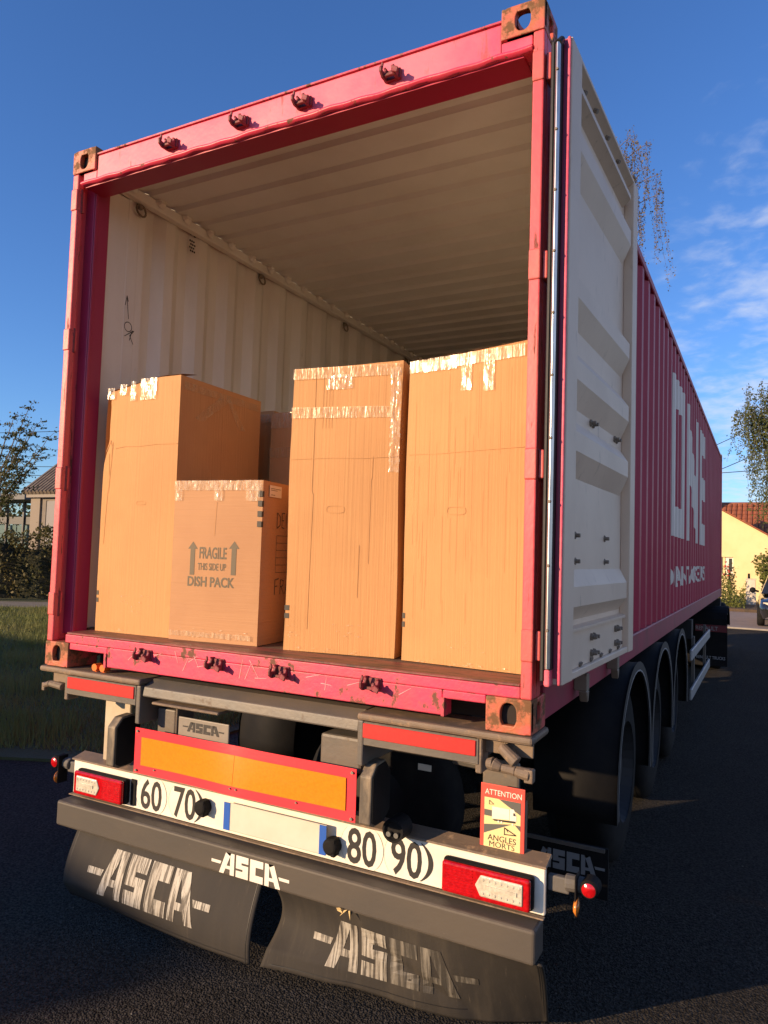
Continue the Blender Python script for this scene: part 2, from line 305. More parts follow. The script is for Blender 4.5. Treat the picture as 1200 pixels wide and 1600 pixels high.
# ================================================================== SETTING
def asphalt(name, c1, c2, scale):
    m = bpy.data.materials.new(name); m.use_nodes = True; t = m.node_tree; b = t.nodes['Principled BSDF']; b.inputs['Roughness'].default_value = 0.95; b.inputs['Specular IOR Level'].default_value = 0.12
    tcx = t.nodes.new('ShaderNodeTexCoord')
    v = t.nodes.new('ShaderNodeTexVoronoi'); v.inputs['Scale'].default_value = scale; t.links.new(tcx.outputs['Object'], v.inputs['Vector'])
    n = t.nodes.new('ShaderNodeTexNoise'); n.inputs['Scale'].default_value = 1.3; n.inputs['Detail'].default_value = 7; t.links.new(tcx.outputs['Object'], n.inputs['Vector'])
    n2_ = t.nodes.new('ShaderNodeTexNoise'); n2_.inputs['Scale'].default_value = scale * 0.7; n2_.inputs['Detail'].default_value = 3; t.links.new(tcx.outputs['Object'], n2_.inputs['Vector'])
    mA = t.nodes.new('ShaderNodeMix'); mA.data_type = 'RGBA'; t.links.new(n.outputs[0], mA.inputs[0]); mA.inputs[6].default_value = (*c1, 1); mA.inputs[7].default_value = (*c2, 1)
    mr = t.nodes.new('ShaderNodeMapRange'); t.links.new(n2_.outputs[0], mr.inputs[0]); mr.inputs[1].default_value = 0.35; mr.inputs[2].default_value = 0.72; mr.inputs[3].default_value = 0.45; mr.inputs[4].default_value = 1.9
    mB = t.nodes.new('ShaderNodeMix'); mB.data_type = 'RGBA'; mB.blend_type = 'MULTIPLY'; mB.inputs[0].default_value = 1.0; t.links.new(mA.outputs[2], mB.inputs[6]); t.links.new(mr.outputs[0], mB.inputs[7])
    t.links.new(mB.outputs[2], b.inputs['Base Color'])
    ad = t.nodes.new('ShaderNodeMath'); ad.operation = 'SUBTRACT'; t.links.new(n2_.outputs[0], ad.inputs[0]); t.links.new(v.outputs['Distance'], ad.inputs[1])
    bp = t.nodes.new('ShaderNodeBump'); bp.inputs['Strength'].default_value = 1.0; bp.inputs['Distance'].default_value = 0.022; t.links.new(ad.outputs[0], bp.inputs['Height']); t.links.new(bp.outputs[0], b.inputs['Normal'])
    return m
m_asph = asphalt('asphalt', (0.036, 0.032, 0.028), (0.056, 0.050, 0.043), 110)
m_pave = mat('pavement_stone', (0.30, 0.23, 0.19), 0.85, col2=(0.24, 0.19, 0.16), nscale=2, bump=0.4, bscale=25)
m_kerb = mat('kerb_stone', (0.30, 0.27, 0.23), 0.85, col2=(0.22, 0.20, 0.17), nscale=6, bump=0.4, bscale=40)
m_soil = mat('soil', (0.10, 0.065, 0.04), 0.95, col2=(0.06, 0.045, 0.03), nscale=4, bump=0.8, bscale=12, bdist=0.04)
m_lawn = mat('lawn_soil', (0.045, 0.055, 0.018), 0.95, col2=(0.07, 0.075, 0.025), nscale=1.2, bump=0.8, bscale=30, bdist=0.03)
m_path = mat('path_gravel', (0.20, 0.17, 0.13), 0.95, col2=(0.15, 0.13, 0.10), nscale=3, bump=0.5, bscale=40)
tag(MB().box(-900, 900, -900, 900, G - 0.30, G - 0.012).build('ground', m_soil), kind='structure')
tag(MB().prism([(-2.92, 1.885), (-4.6, 1.10), (-9.0, -1.5), (-9.0, -25), (14, -25), (14, 20.1), (-2.6, 20.1), (-2.6, 12)], 2, G - 0.2, G).build('road', m_asph), kind='structure')
tag(MB().prism([(-2.62, 1.93), (-4.62, 1.02), (-9.02, -1.58), (-60, -1.58), (-60, 60), (-2.62, 60)], 2, G - 0.25, G + 0.025).build('lawn', m_lawn), kind='structure')
pth = MB(); pth.prism([(-40, -8.0), (-40, -6.0), (-5.0, 21.2), (-4.0, 19.4)], 2, G - 0.1, G + 0.035)
tag(pth.build('path', m_path), kind='structure')
tag(MB().prism([(-2.55, 20.2), (30, 20.2), (30, 27.6), (-2.55, 27.6)], 2, G - 0.2, G + 0.035).build('pavement', m_pave), kind='structure')
kb = MB().box(-2.55, 30, 20.04, 20.198, G - 0.2, G + 0.045); tag(kb.build('kerb', m_kerb, bevel=0.02, seg=2), kind='structure')
tag(MB().prism([(-2.55, 27.62), (30, 27.62), (30, 60), (-2.55, 60)], 2, G - 0.2, G + 0.14).build('garden_soil', m_soil), kind='structure')

# ================================================================== SHIPPING CONTAINER
W, H, LN = 1.219, 2.591, 12.192
cont = empty('shipping_container', (0, 0, 0), 'magenta shipping container with its rear end open, loaded with cardboard boxes on a trailer', 'container')
def holed_plate(b, P, w_, h_, t, rx, ry, n=28):
    """rectangular plate of thickness t with an oval hole; P(u, v, d) maps to space"""
    outer, inner = [], []
    for i in range(n):
        a = 6.2832 * (i + 0.5) / n; c, s_ = math.cos(a), math.sin(a)
        k = min((w_ / 2) / max(abs(c), 1e-6), (h_ / 2) / max(abs(s_), 1e-6)); outer.append((c * k, s_ * k))
        q = (abs(c / rx) ** 2.4 + abs(s_ / ry) ** 2.4) ** (-1 / 2.4); inner.append((c * q, s_ * q))
    vs = [P(u, v, d) for d in (0, t) for ring in (outer, inner) for u, v in ring]
    fs = []
    for i in range(n):
        j = (i + 1) % n
        fs += [(i, j, n + j, n + i), (2 * n + i, 3 * n + i, 3 * n + j, 2 * n + j), (n + i, n + j, 3 * n + j, 3 * n + i), (i, 2 * n + i, 2 * n + j, j)]
    b.add(vs, fs)
def casting(sx_, sy, top):
    b = MB(); z0 = H - 0.118 if top else 0.0; cz = z0 + 0.059
    xo = sx_ * W; yo = 0.0 if sy < 0 else LN; t = 0.026; dy = 1 if sy < 0 else -1
    cx = xo - sx_ * 0.081; cy = yo + dy * 0.089
    holed_plate(b, lambda u, v, d: (cx + u, yo + dy * d, cz + v), 0.162, 0.118, t, 0.029, 0.042)
    holed_plate(b, lambda u, v, d: (xo - sx_ * d, cy + u, cz + v), 0.1775, 0.1175, t, 0.029, 0.042)
    zt, dz = (H, -1) if top else (0.0, 1)
    holed_plate(b, lambda u, v, d: (cx + u, cy + v, zt + dz * d), 0.1615, 0.1772, t, 0.040, 0.060)
    b.box(cx - 0.0805, cx + 0.0805, yo + dy * 0.165, yo + dy * 0.1778, z0 + 0.0005, z0 + 0.1175)
    xi = xo - sx_ * 0.1618; b.box(xi, xi + sx_ * 0.012, cy - 0.0886, cy + 0.0886, z0 + 0.0004, z0 + 0.1176)
    if top: b.box(cx - 0.0803, cx + 0.0803, cy - 0.0884, cy + 0.0884, z0, z0 + 0.014)
    else: b.box(cx - 0.0803, cx + 0.0803, cy - 0.0884, cy + 0.0884, z0 + 0.104, z0 + 0.1181)
    cs_ = b.build('corner_casting', m_cast, cont, bevel=0.004, seg=2)
    q = MB(); q.box(cx - 0.065, cx + 0.065, yo + dy * 0.160, yo + dy * 0.1645, z0 + 0.02, z0 + 0.10); q.box(xi + sx_ * 0.0125, xi + sx_ * 0.016, cy - 0.062, cy + 0.07, z0 + 0.02, z0 + 0.10)
    zz = z0 + 0.0145 if top else z0 + 0.1005; q.box(cx - 0.064, cx + 0.064, cy - 0.06, cy + 0.07, zz, zz + 0.003)
    if not (top and sx_ > 0 and sy < 0):
        q.box(cx - 0.066, cx + 0.068 , yo + dy * 0.0265, yo + dy * 0.158, z0 + 0.027, z0 + 0.090)  # near-black block filling the hole in place of its inner shade
    q.build('cavity_shade_fill', m_hole, cs_); return cs_
for a in (-1, 1):
    for y_ in (-1, 1):
        for tp in (False, True): casting(a, y_, tp)
zlo, zhi = 0.118, H - 0.118
for s in (-1, 1):
    b = MB(); b.box(s * 1.177, s * 1.2185, 0.004, 0.040, zlo, zhi); b.box(s * 1.199, s * 1.2183, 0.0405, 0.11, zlo, zhi)
    po = b.build('corner_post', m_post, cont, bevel=0.006, seg=2)
    xi_ = 1.14 if s < 0 else 1.162
    b = MB(); b.box(s * xi_, s * 1.2165, 0.078, 0.176, zlo + 0.03, zhi - 0.02)
    if s < 0: b.box(s * 1.133, s * 1.14, 0.082, 0.100, zlo + 0.03, zhi - 0.02)
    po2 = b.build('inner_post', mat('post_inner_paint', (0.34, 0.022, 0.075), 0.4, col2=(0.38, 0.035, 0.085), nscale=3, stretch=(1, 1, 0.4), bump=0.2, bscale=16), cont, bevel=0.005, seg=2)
    for zc_ in (0.30, 0.92, 1.62, 2.34):       # hinge lugs
        b = MB(); b.box(s * 1.1765, s * 1.2195, -0.001, 0.05, zc_ - 0.055, zc_ + 0.055); 
        if s > 0: b.box(1.2207, 1.240, 0.018, 0.075, zc_ - 0.05, zc_ + 0.05)
        b.build('hinge_lug', m_post, po, bevel=0.005, seg=2)
    for zc_ in (0.30, 0.92, 1.62, 2.34):
        MB().cyl((s * 1.1775, 0.03, zc_ - 0.062), (s * 1.1775, 0.03, zc_ + 0.062), 0.006, n=8).build('hinge_pin', m_lock, po, smooth=False)
    MB().box(s * 1.10, s * W, LN - 0.12, LN - 0.002, zlo, zhi).build('corner_post', m_post, cont, bevel=0.006)
# header and sill
hd = MB(); hd.prism([(0.014, 2.412), (0.014, 2.545), (0.13, 2.548), (0.13, 2.412)], 0, -1.0555, 1.0555); hd.box(-1.152, -1.0557, 0.014, 0.13, 2.412, 2.4715); hd.box(1.0557, 1.172, 0.014, 0.13, 2.412, 2.4715); header = hd.build('header', m_pink, cont, bevel=0.004, seg=2)
b = MB()
b.grid(lambda u, v: (-1.15 + 2.325 * u, (0.014, -0.004, -0.006, 0.02)[int(round(v * 3))] + 0.0025 * math.sin(u * 57) * math.sin(u * 23), (2.428, 2.420, 2.408, 2.404)[int(round(v * 3))] + 0.003 * math.sin(u * 31 + 1) * math.sin(u * 71)), 90, 3)
b.build('header_lip', m_pinkw, header, smooth=True)
MB().box(-1.055, 1.055, 0.008, 0.10, 2.5485, 2.556).build('header_cap', m_pinkw, header)
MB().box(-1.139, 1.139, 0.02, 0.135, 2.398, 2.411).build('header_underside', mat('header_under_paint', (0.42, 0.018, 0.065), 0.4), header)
b = MB()
b.box(-1.088, 1.178, 0.006, 0.15, 0.1185, 0.158); b.box(-0.80, 0.892, 0.0062, 0.06, 0.028, 0.1183); b.box(-1.055, -0.8002, 0.0063, 0.06, 0.088, 0.1182); b.box(0.8922, 1.055, 0.0063, 0.06, 0.088, 0.1182)
sill = b.build('sill', m_pinkw, cont, bevel=0.004, seg=2)
box('sill_tread', m_sill, sill, -1.085, 1.175, 0.010, 0.19, 0.1585, 0.168, bevel=0.003)
box('pocket_edge', m_pinkw, sill, -0.812, -0.7985, 0.000, 0.07, 0.026, 0.092)
box('pocket_edge', m_pinkw, sill, 0.8905, 0.902, 0.000, 0.07, 0.026, 0.092)
box('floor', m_floor, cont, -1.165, 1.165, 0.192, LN - 0.1, 0.10, 0.166)
box('pocket_back', m_hole, sill, -1.05, 1.05, 0.19, 0.2, 0.0, 0.098)
# lock keepers on header and sill
def keeper(x, z, par, up):
    b = MB(); r = random.Random(int(x * 999 + z * 77)); t = r.uniform(-.004, .004)
    hook = [(0.014, -.024), (-.030, -.026), (-.050, -.012 + t), (-.052, .006), (-.044, .016), (-.036, .002), (-.018, .000), (-.010, .016), (-.016, .026), (.014, .024)]
    b.prism([(y_, z + z_) for y_, z_ in hook], 0, x - .036, x - .025)
    b.prism([(y_ * .9, z + z_ * .85 - .004) for y_, z_ in hook], 0, x + .014, x + .026)
    b.box(x - .040, x + .032, -.001, .014, z - .022, z + .020); b.box(x - .026, x + .015, -.030, -.016, z - .022, z - .010)
    b.prism([(x - .040, z + .006), (x - .026, z + .004), (x - .022, z + .026), (x - .030, z + .034)], 1, -0.042, -0.034); b.prism([(x + .016, z - .020), (x + .040, z - .030), (x + .046, z - .012), (x + .026, z + .002)], 1, -0.046, -0.037)
    return b.build('lock_keeper', m_lock, par, bevel=0.002, seg=1)
for x in (-0.545, -0.131, 0.200, 0.616): keeper(x, 2.476, header, True); keeper(x, 0.112, sill, False)
# scratches on the sill face
b = MB()
for (x, z, dx, dz) in [(-0.66, 0.075, .07, .06), (-0.50, 0.11, .04, .012), (-0.30, .10, .05, .03), (-0.27, .13, .03, -.05), (-.25, .085, .05, .01), (-.02, .06, .015, .08), (.01, .06, .03, .07), (.03, .14, .05, -.07), (.06, .07, .06, .005), (0.31, .10, .07, .018), (.50, .09, .06, .02), (.40, .06, .005, .05), (.38, .085, .05, -.004), (-.33, .06, .03, .06), (.72, .08, .05, .03), (-.38, .14, .02, -.05)]:
    n_ = math.hypot(dx, dz); ox, oz = -dz / n_ * 0.0013, dx / n_ * 0.0013
    MB().add([(x + ox, 0.0048, z + oz), (x - ox, 0.0048, z - oz), (x + dx - ox * .4, 0.0048, z + dz - oz * .4), (x + dx + ox * .4, 0.0048, z + dz + oz * .4)], [(0, 1, 2, 3)]).build('paint_scratch', mat('scratch_bare', (0.74, 0.36, 0.38), 0.5), sill, fix=False)
# side walls
PIT = 0.278
def corr(y):
    q = (y - 0.19) % PIT
    if q < 0.072: return 1.207
    if q < 0.140: return 1.207 - 0.036 * (q - 0.072) / 0.068
    if q < 0.210: return 1.171
    return 1.171 + 0.036 * (q - 0.210) / 0.068
ys = [0.176]; y = 0.19
brk = []
while y < LN - 0.17:
    for q in (0.0, 0.072, 0.140, 0.210):
        if y + q < LN - 0.14: brk.append(y + q)
    y += PIT
ys = [0.177] + brk + [LN - 0.12]
for s in (1, -1):
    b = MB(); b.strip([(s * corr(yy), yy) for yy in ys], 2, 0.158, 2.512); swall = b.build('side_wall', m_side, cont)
    b = MB(); b.strip([(s * (corr(yy) - 0.003), yy) for yy in ys], 2, 0.158, 2.512); b.build('side_lining', m_cream, swall)
    if s > 0: wall_r = swall
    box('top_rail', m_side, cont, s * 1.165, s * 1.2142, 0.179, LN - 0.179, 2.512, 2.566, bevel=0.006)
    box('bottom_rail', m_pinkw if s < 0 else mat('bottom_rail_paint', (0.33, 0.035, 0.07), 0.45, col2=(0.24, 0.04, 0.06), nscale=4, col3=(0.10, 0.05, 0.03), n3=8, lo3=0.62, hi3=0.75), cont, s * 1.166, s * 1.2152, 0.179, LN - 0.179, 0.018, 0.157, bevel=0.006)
    box('inner_rail', m_cream, cont, s * 1.120, s * 1.1645, 0.136, LN - 0.15, 2.485, 2.540, bevel=0.004)
box('jamb_plate', m_cream, cont, -1.178, -1.1695, 0.178, 0.45, 0.17, 2.484)
b = MB(); b.strip([(1.16 * k, LN - 0.12) for k in (-1, 1)], 2, 0.15, 2.52); b.build('front_wall', m_cream, cont)
box('front_outer_wall', m_side, cont, -1.1, 1.1, LN - 0.09, LN - 0.03, 0.1, 2.5)
# corrugated roof
pr = [(0.13, 2.536), (0.20, 2.536)]; y = 0.30
while y < LN - 0.2:
    pr += [(y + 0.066, 2.545), (y + 0.086, 2.566), (y + 0.118, 2.566), (y + 0.138, 2.545)]; y += 0.2055
pr += [(LN - 0.05, 2.545)]
b = MB(); b.strip(pr, 0, -1.166, 1.166); b.build('roof_panel', m_roofin, cont)
b = MB()
y = 0.30
while y < LN - 0.4: b.cyl((-1.119, y, 2.532), (-1.095, y, 2.540), 0.034, 0.02, n=10); y += 0.2055
tag(b.build('roof_weld_tab', m_cream, cont), kind='stuff')
# lashing rings, vent and pen marks inside
def ring(y, z):
    b = MB(); b.box(-1.1675, -1.150, y - 0.012, y + 0.012, z - 0.012, z + 0.02)
    pts = [(-1.148 - 0.006 * math.cos(a), y + 0.034 * math.sin(a), z - 0.022 + 0.034 * math.cos(a)) for a in [6.2832 * k / 12 for k in range(13)]]
    b.tube(pts, [0.006] * 13, 6); return b.build('lashing_ring', m_lock2, cont, smooth=True)
m_lock2 = mat('dull_ring_steel', (0.20, 0.16, 0.12), 0.6)
for y in (0.395, 1.487, 2.61, 3.75): ring(y, 2.470)
b = MB()
for i, (dy, dz) in enumerate([(-.012, .055), (.022, .05)] + [(r_ * .016 - .016 + (c_ % 2) * .008, .01 - c_ * .02) for c_ in range(4) for r_ in range(3)]):
    b.cyl((-1.1685, 0.818 + dy, 2.44 + dz), (-1.1660, 0.818 + dy, 2.44 + dz), 0.009 if i < 2 else 0.006, n=8)
b.tf = None
vent = b.build('air_vent', m_hole, cont)
def pen(strokes, name, m, par, P, wd=0.003):
    b = MB()
    for st in strokes:
        for (u0, v0), (u1, v1) in zip(st[:-1], st[1:]):
            n_ = math.hypot(u1 - u0, v1 - v0) or 1; a, c = -(v1 - v0) / n_ * wd, (u1 - u0) / n_ * wd
            b.add([P(u0 + a, v0 + c), P(u0 - a, v0 - c), P(u1 - a, v1 - c), P(u1 + a, v1 + c)], [(0, 1, 2, 3)])
    return b.build(name, m, par, fix=False)
PI_ = lambda u, v: (-1.1672, u, v)
circ = lambda cx, cz, r, k=14: [(cx + r * math.sin(6.2832 * i / k), cz + r * math.cos(6.2832 * i / k)) for i in range(k + 1)]
pen([[(.345, 1.955), (.352, 1.90), (.362, 1.83)], [(.345, 1.955), (.335, 1.90)], [(.345, 1.955), (.355, 1.925)], circ(.362, 1.787, .026), [(.392, 1.775), (.375, 1.715)], [(.405, 1.775), (.376, 1.742), (.402, 1.70)], [(.34, 1.73), (.40, 1.775)]], 'pen_mark', m_ink, cont, PI_, 0.0022)

# white lettering on the right side, painted over the ridges
sidefn = lambda u, v: (corr(u) + 0.0022, u, v)
ONE_O = poly2d([[(0, 0), (.30, 0), (.30, 1), (0, 1)], [(.74, 0), (1, 0), (1, 1), (.74, 1)], [(.30, .81), (.74, .81), (.74, 1), (.30, 1)], [(.30, 0), (.74, 0), (.74, .19), (.30, .19)]])
ONE_N = poly2d([[(0, 0), (.26, 0), (.26, 1), (0, 1)], [(.76, 0), (1, 0), (1, 1), (.76, 1)], [(.26, .88), (.26, .46), (.76, .10), (.76, .52)]])
ONE_E = poly2d([[(0, 0), (.32, 0), (.32, 1), (0, 1)], [(.32, .80), (1, .80), (1, 1), (.32, 1)], [(.32, .40), (1, .40), (1, .60), (.32, .60)], [(.32, 0), (1, 0), (1, .19), (.32, .19)]])
cuts = [q for q in brk if 4.0 < q < 8.4]
for nm, sh, a, c in (('letter', ONE_O, 4.15, 5.28), ('letter', ONE_N, 5.58, 6.92), ('letter', ONE_E, 7.18, 8.18)):
    printed(nm, m_letter, wall_r, sh, a, 0.83, c, 2.27, sidefn, cutu=cuts)
printed('lettering', m_letter, wall_r, text2d('OCEAN NETWORK EXPRESS', 0.02), 4.12, 0.375, 8.20, 0.565, sidefn, cutu=cuts)

# open door, folded round against the right side
DE = Vector((0.042, 1.16, 0)).normalized(); DN = Vector((DE.y, -DE.x, 0)); DO = Vector((1.318, 0, 0))
dtf = lambda u, w_, z: tuple(DO + DE * u + DN * w_ + Vector((0, 0, z)))
def dmb(): b = MB(); b.tf = dtf; return b
door = dmb().box(0.004, 1.19, -0.062, -0.046, 0.175, 2.415).build('door', m_pink, cont)
def dpart(name, m, *boxes, par=None, bevel=0.004):
    b = dmb()
    for q in boxes: b.box(*q)
    return b.build(name, m, par or door, bevel=bevel, seg=2)
dpart('door_stile', m_door, (0.006, 0.135, -0.044, 0.0, 0.178, 2.412)); dpart('door_stile', m_door, (1.085, 1.186, -0.044, 0.0, 0.178, 2.412))
dpart('door_rail', m_door, (0.1355, 1.0845, -0.044, -0.004, 0.178, 0.205))
b = dmb(); b.prism([(-0.0445, 2.412), (-0.002, 2.412), (-0.002, 2.398), (-0.0445, 2.366)], 0, 0.1356, 1.0844); b.build('door_rail', m_door, door)
# corrugated leaf: ridges with sloping undersides
prof = [(-0.040, 0.206), (-0.040, 0.348)]
pz = [(-0.018, 0.352)]
prof = [(-0.020, 0.206), (-0.020, 0.338), (-0.006, 0.342), (-0.006, 0.352), (-0.040, 0.356), (-0.040, 0.375), (-0.002, 0.43), (-0.002, 0.50), (-0.034, 0.56)]
for zb in (0.90, 1.157, 1.452, 1.99): prof += [(-0.040, zb - 0.005), (-0.002, zb + 0.080), (-0.002, zb + 0.150), (-0.040, zb + 0.205)]
prof += [(-0.0445, 2.200), (-0.0445, 2.262), (-0.004, 2.292), (-0.004, 2.312), (-0.0445, 2.320), (-0.0445, 2.366)]
b = dmb(); b.strip(prof, 0, 0.1352, 1.035); b.add([(1.035, p[0], p[1]) for p in prof] + [(1.0848, -0.043, p[1]) for p in prof], [(i, i + 1, len(prof) + i + 1, len(prof) + i) for i in range(len(prof) - 1)])
leaf = b.build('door_panel', m_door, door)
b = dmb()
for k in range(5): b.cyl((0.30 + k * 0.16, -0.019, 0.215), (0.30 + k * 0.16, -0.012, 0.212), 0.011, n=8)
b.cyl((0.3, -0.02, 0.21), (0.31, -0.02, 0.21), 0.004, n=6)
b.build('rail_rivet', m_lock2, door)
for (u, z) in [(0.503, 1.139), (0.931, 1.14), (0.268, 0.685), (0.735, 0.688), (0.272, 0.59), (0.735, 0.59), (0.481, 0.300), (0.905, 0.300), (0.485, 0.238), (0.905, 0.238)]:
    b = dmb()
    dbl = z > 1 or z < 0.5
    base = -0.042 if z > 0.5 else -0.021
    for du in ((-0.020, 0.020) if dbl else (0.0,)):
        b.cyl((u + du, base, z), (u + du, base + 0.010, z), 0.015, 0.014, n=6); b.cyl((u + du, base + 0.010, z), (u + du, base + 0.026, z), 0.0075, n=8)
    b.build('door_bolt', m_lock2, door)
for u, z in [(0.40, 2.372), (0.604, 2.37), (0.68, 2.33), (0.81, 2.37), (0.955, 2.345), (0.25, 2.36)]:
    b = dmb(); w_ = -0.002 - (2.402 - z) * 0.53; b.cyl((u, w_ - .004, z + .002), (u, w_ + 0.010, z - 0.008), 0.009, n=8); b.build('rail_bolt', m_lock2, door)
# seals on the hinge edge
MB().box(1.250, 1.2625, -0.022, 0.055, 0.19, 2.395).build('door_seal', m_rubber, door, bevel=0.003)
b = MB(); b.strip([(1.2680 + 0.018 * k / 8, -0.030 - 0.010 * math.sin(math.pi * k / 8)) for k in range(9)], 2, 0.235, 2.375)
seal = b.build('seal_strip', m_silver, door, smooth=True)
z = 0.36
while z < 2.36: MB().cyl((1.277, -0.037, z), (1.277, -0.0435, z), 0.0062, 0.004, n=10).build('strip_rivet', m_lock2, seal); z += 0.213
MB().box(1.265, 1.2885, -0.0295, 0.05, 0.228, 2.392).build('door_seal', m_rubber, door, bevel=0.004)
b = MB(); b.cyl((1.276, -0.028, 2.375), (1.284, -0.01, 2.400), 0.014, 0.012, n=10); b.build('seal_end', m_rubber, door)
MB().box(1.2890, 1.3013, 0.001, 0.06, 0.20, 2.405).build('door_edge', mat('door_edge_shade', (0.30, 0.02, 0.06), 0.4), door)  # dark crimson holds the shade beside the seal strip in its colour
MB().box(1.3015, 1.3135, -0.005, 0.0045, 0.178, 2.410).build('door_edge', m_pink, door, bevel=0.004, seg=2)
MB().box(1.267, 1.287, -0.034, 0.03, 0.175, 0.232).build('door_edge', m_pink, door, bevel=0.006, seg=2)
for k, (y, h_) in enumerate([(0.62, .05), (1.32, .05)]):
    b = MB(); b.box(1.2153, 1.27, y, y + 0.05, 0.06, 0.13); b.prism([(y, 0.06), (y + .05, 0.06), (y + .03, 0.01)], 0, 1.235, 1.27); b.build('holdback_hook', m_lock2, cont, bevel=0.004)

# ================================================================== BOXES
from mathutils import noise as mnoise
SS = [1.0, 1.0]
def nz(a, b, c=0.0): return mnoise.noise(Vector((a, b, c)))
def crinkle(u, v, s): return 0.0011 * nz(u * 34, v * 16, s) + 0.0009 * nz(u * 120, v * 14, s + 9)
def tape_face(par, u0, u1, v0, v1, yf=-0.0022, m=None, s=0.0, jag=0.004, name='tape', skew=0.0):
    u0, u1, v0, v1 = u0 * SS[0], u1 * SS[0], v0 * SS[1], v1 * SS[1]
    b = MB()
    def fn(a, c):
        u = u0 + (u1 - u0) * a; v = v0 + (v1 - v0) * c + skew * (a - .5)
        if c in (0.0, 1.0): v += jag * .35 * (nz(u * 60, s, c) + .8 * nz(u * 190, s, c + 3))
        if a in (0.0, 1.0): u += jag * .35 * (nz(v * 60, s, a + 7) + .8 * nz(v * 190, s, a + 5))
        return (u, yf + crinkle(u, v, s), v)
    nu = max(4, int(abs(u1 - u0) / 0.006)); nv = max(4, int(abs(v1 - v0) / 0.006))
    b.grid(fn, nu, nv); return b.build(name, m or m_tape, par, smooth=True)
def carton(name, label, loc, rz, wd, dp, ht, m, dents=None, group=None, flaps=True):
    """box with its front face at local y = 0, base centre at x = 0"""
    r = empty(name, (0, 0, 0), label, 'box', group); hw = wd / 2; DIM[r.name] = (wd, ht)
    d = dents or (lambda x, z: (0, 0))
    b = MB(); nx, nz_ = 14, 30
    def front(a, c):
        x = -hw + wd * a; z = ht * c; dx, dz = d(x, z)
        bul = 0.006 * math.sin(math.pi * a) * math.sin(math.pi * c)
        cn = max(0.0, 1 - min(hw - abs(x), ht - z, z) / 0.03); return (x + dx, -bul + 0.0015 * math.sin(7 * x + 3 * z + wd * 50) + 0.004 * cn * max(0, mnoise.noise(Vector((x * 9, z * 9, wd * 30)))), z + dz + (0.006 * nz(x * 8, wd * 20) if c == 1 else 0))
    def top(a, c): x = -hw + wd * a; q = d(x, ht); y0 = front(a, 1)[1]; return (x + q[0] * (1 - c), y0 + (dp - y0) * c, ht + q[1] * (1 - c) + 0.004 * math.sin(3.1416 * a) * math.sin(3.1416 * c))
    b.grid(front, nx, nz_)
    def side(sg):
        k = 1 if sg > 0 else 0
        def fn(a, c):
            z = ht * c; q = d(sg * hw, z); y0 = front(k, c)[1]
            return (sg * hw + q[0] * (1 - a) + sg * 0.004 * math.sin(3.1416 * a) * math.sin(3.1416 * c), y0 + (dp - y0) * a, z + q[1] * (1 - a))
        return fn
    b.grid(side(1), 8, nz_); b.grid(side(-1), 8, nz_); b.grid(top, nx, 8)
    b.grid(lambda a, c: (-hw + wd * a, dp, ht * c), nx, nz_); b.grid(lambda a, c: (-hw + wd * a, front(a, 0)[1] + (dp - front(a, 0)[1]) * c, 0.0), nx, 8)
    bd = b.build('carton', m, r)
    bm = bmesh.new(); bm.from_mesh(bd.data); bmesh.ops.remove_doubles(bm, verts=bm.verts, dist=0.0008); bmesh.ops.recalc_face_normals(bm, faces=bm.faces); bm.to_mesh(bd.data); bm.free()
    return r
def place(r, loc, rz): r.location = loc; r.rotation_euler.z = rz
FZ = 0.169
def sc2(pts): return [(u * SS[0], v * SS[1]) for u, v in pts]
m_crease2 = mat('soft_crease', (0.500, 0.254, 0.098), 0.8)
DIM = {}
def on_face(par, off=0.0024):                      # a point on the bulging front face of a carton
    wd, ht = DIM[par.name]
    return lambda u, v: (u, -0.006 * math.sin(math.pi * min(1, max(0, (u + wd / 2) / wd))) * math.sin(math.pi * min(1, max(0, v / ht))) + 0.0015 * math.sin(7 * u + 3 * v + wd * 50) - off, v)
def finer(pts, k=8): return [(a[0] + (c[0] - a[0]) * i / k, a[1] + (c[1] - a[1]) * i / k) for a, c in zip(pts[:-1], pts[1:]) for i in range(k)] + [pts[-1]]
def groove(par, pts, wd=0.0010, name='crease', m=None): pen([finer(sc2(pts))], name, m or (m_crease2 if abs(pts[0][0] - pts[-1][0]) > .2 else m_crease), par, on_face(par), wd * .8)
def handle(par, x, z, w_=0.07, h_=0.028):
    k = 20; pts = []
    for i in range(k + 1):
        a = 6.2832 * i / k; c, s_ = math.cos(a), math.sin(a); q = (abs(c) ** 4 + abs(s_) ** 4) ** (-0.25); pts.append((x * SS[0] + w_ / 2 * c * q, z * SS[1] + h_ / 2 * s_ * q))
    pen([pts], 'handle_cutout', m_crease, par, on_face(par), 0.0009)
def bars(par, x, zs, wd=0.028, h_=0.024, y=-0.0028):
    for z in zs:
        MB().add([(x * SS[0], y, z * SS[1]), (x * SS[0] + wd, y, z * SS[1]), (x * SS[0] + wd, y, z * SS[1] + h_), (x * SS[0], y, z * SS[1] + h_)], [(0, 1, 2, 3)]).build('print_bar', m_ink2, par, fix=False)
m_ink2 = mat('faded_black_print', (0.060, 0.050, 0.038), 0.7)
def dregs(par, x0, x1, z0, z1, n, s):             # torn bits of film low on the front, too small to pick apart
    r = random.Random(s); b = MB()
    for _ in range(n * 3):
        x = r.uniform(x0, x1) * SS[0]; z = r.uniform(z0, z1) * SS[1]; a = r.uniform(-.6, .6); q = r.uniform(.003, .016); h_ = r.uniform(.001, .004)
        b.add([(x, -0.0088, z), (x + q * math.cos(a), -0.0094, z + q * math.sin(a) * .5), (x + q * math.cos(a), -0.0082, z + q * math.sin(a) * .5 + h_), (x, -0.0095, z + h_)], [(0, 1, 2, 3)])
    tag(b.build('film_scrap', m_film, par, fix=False), kind='stuff')

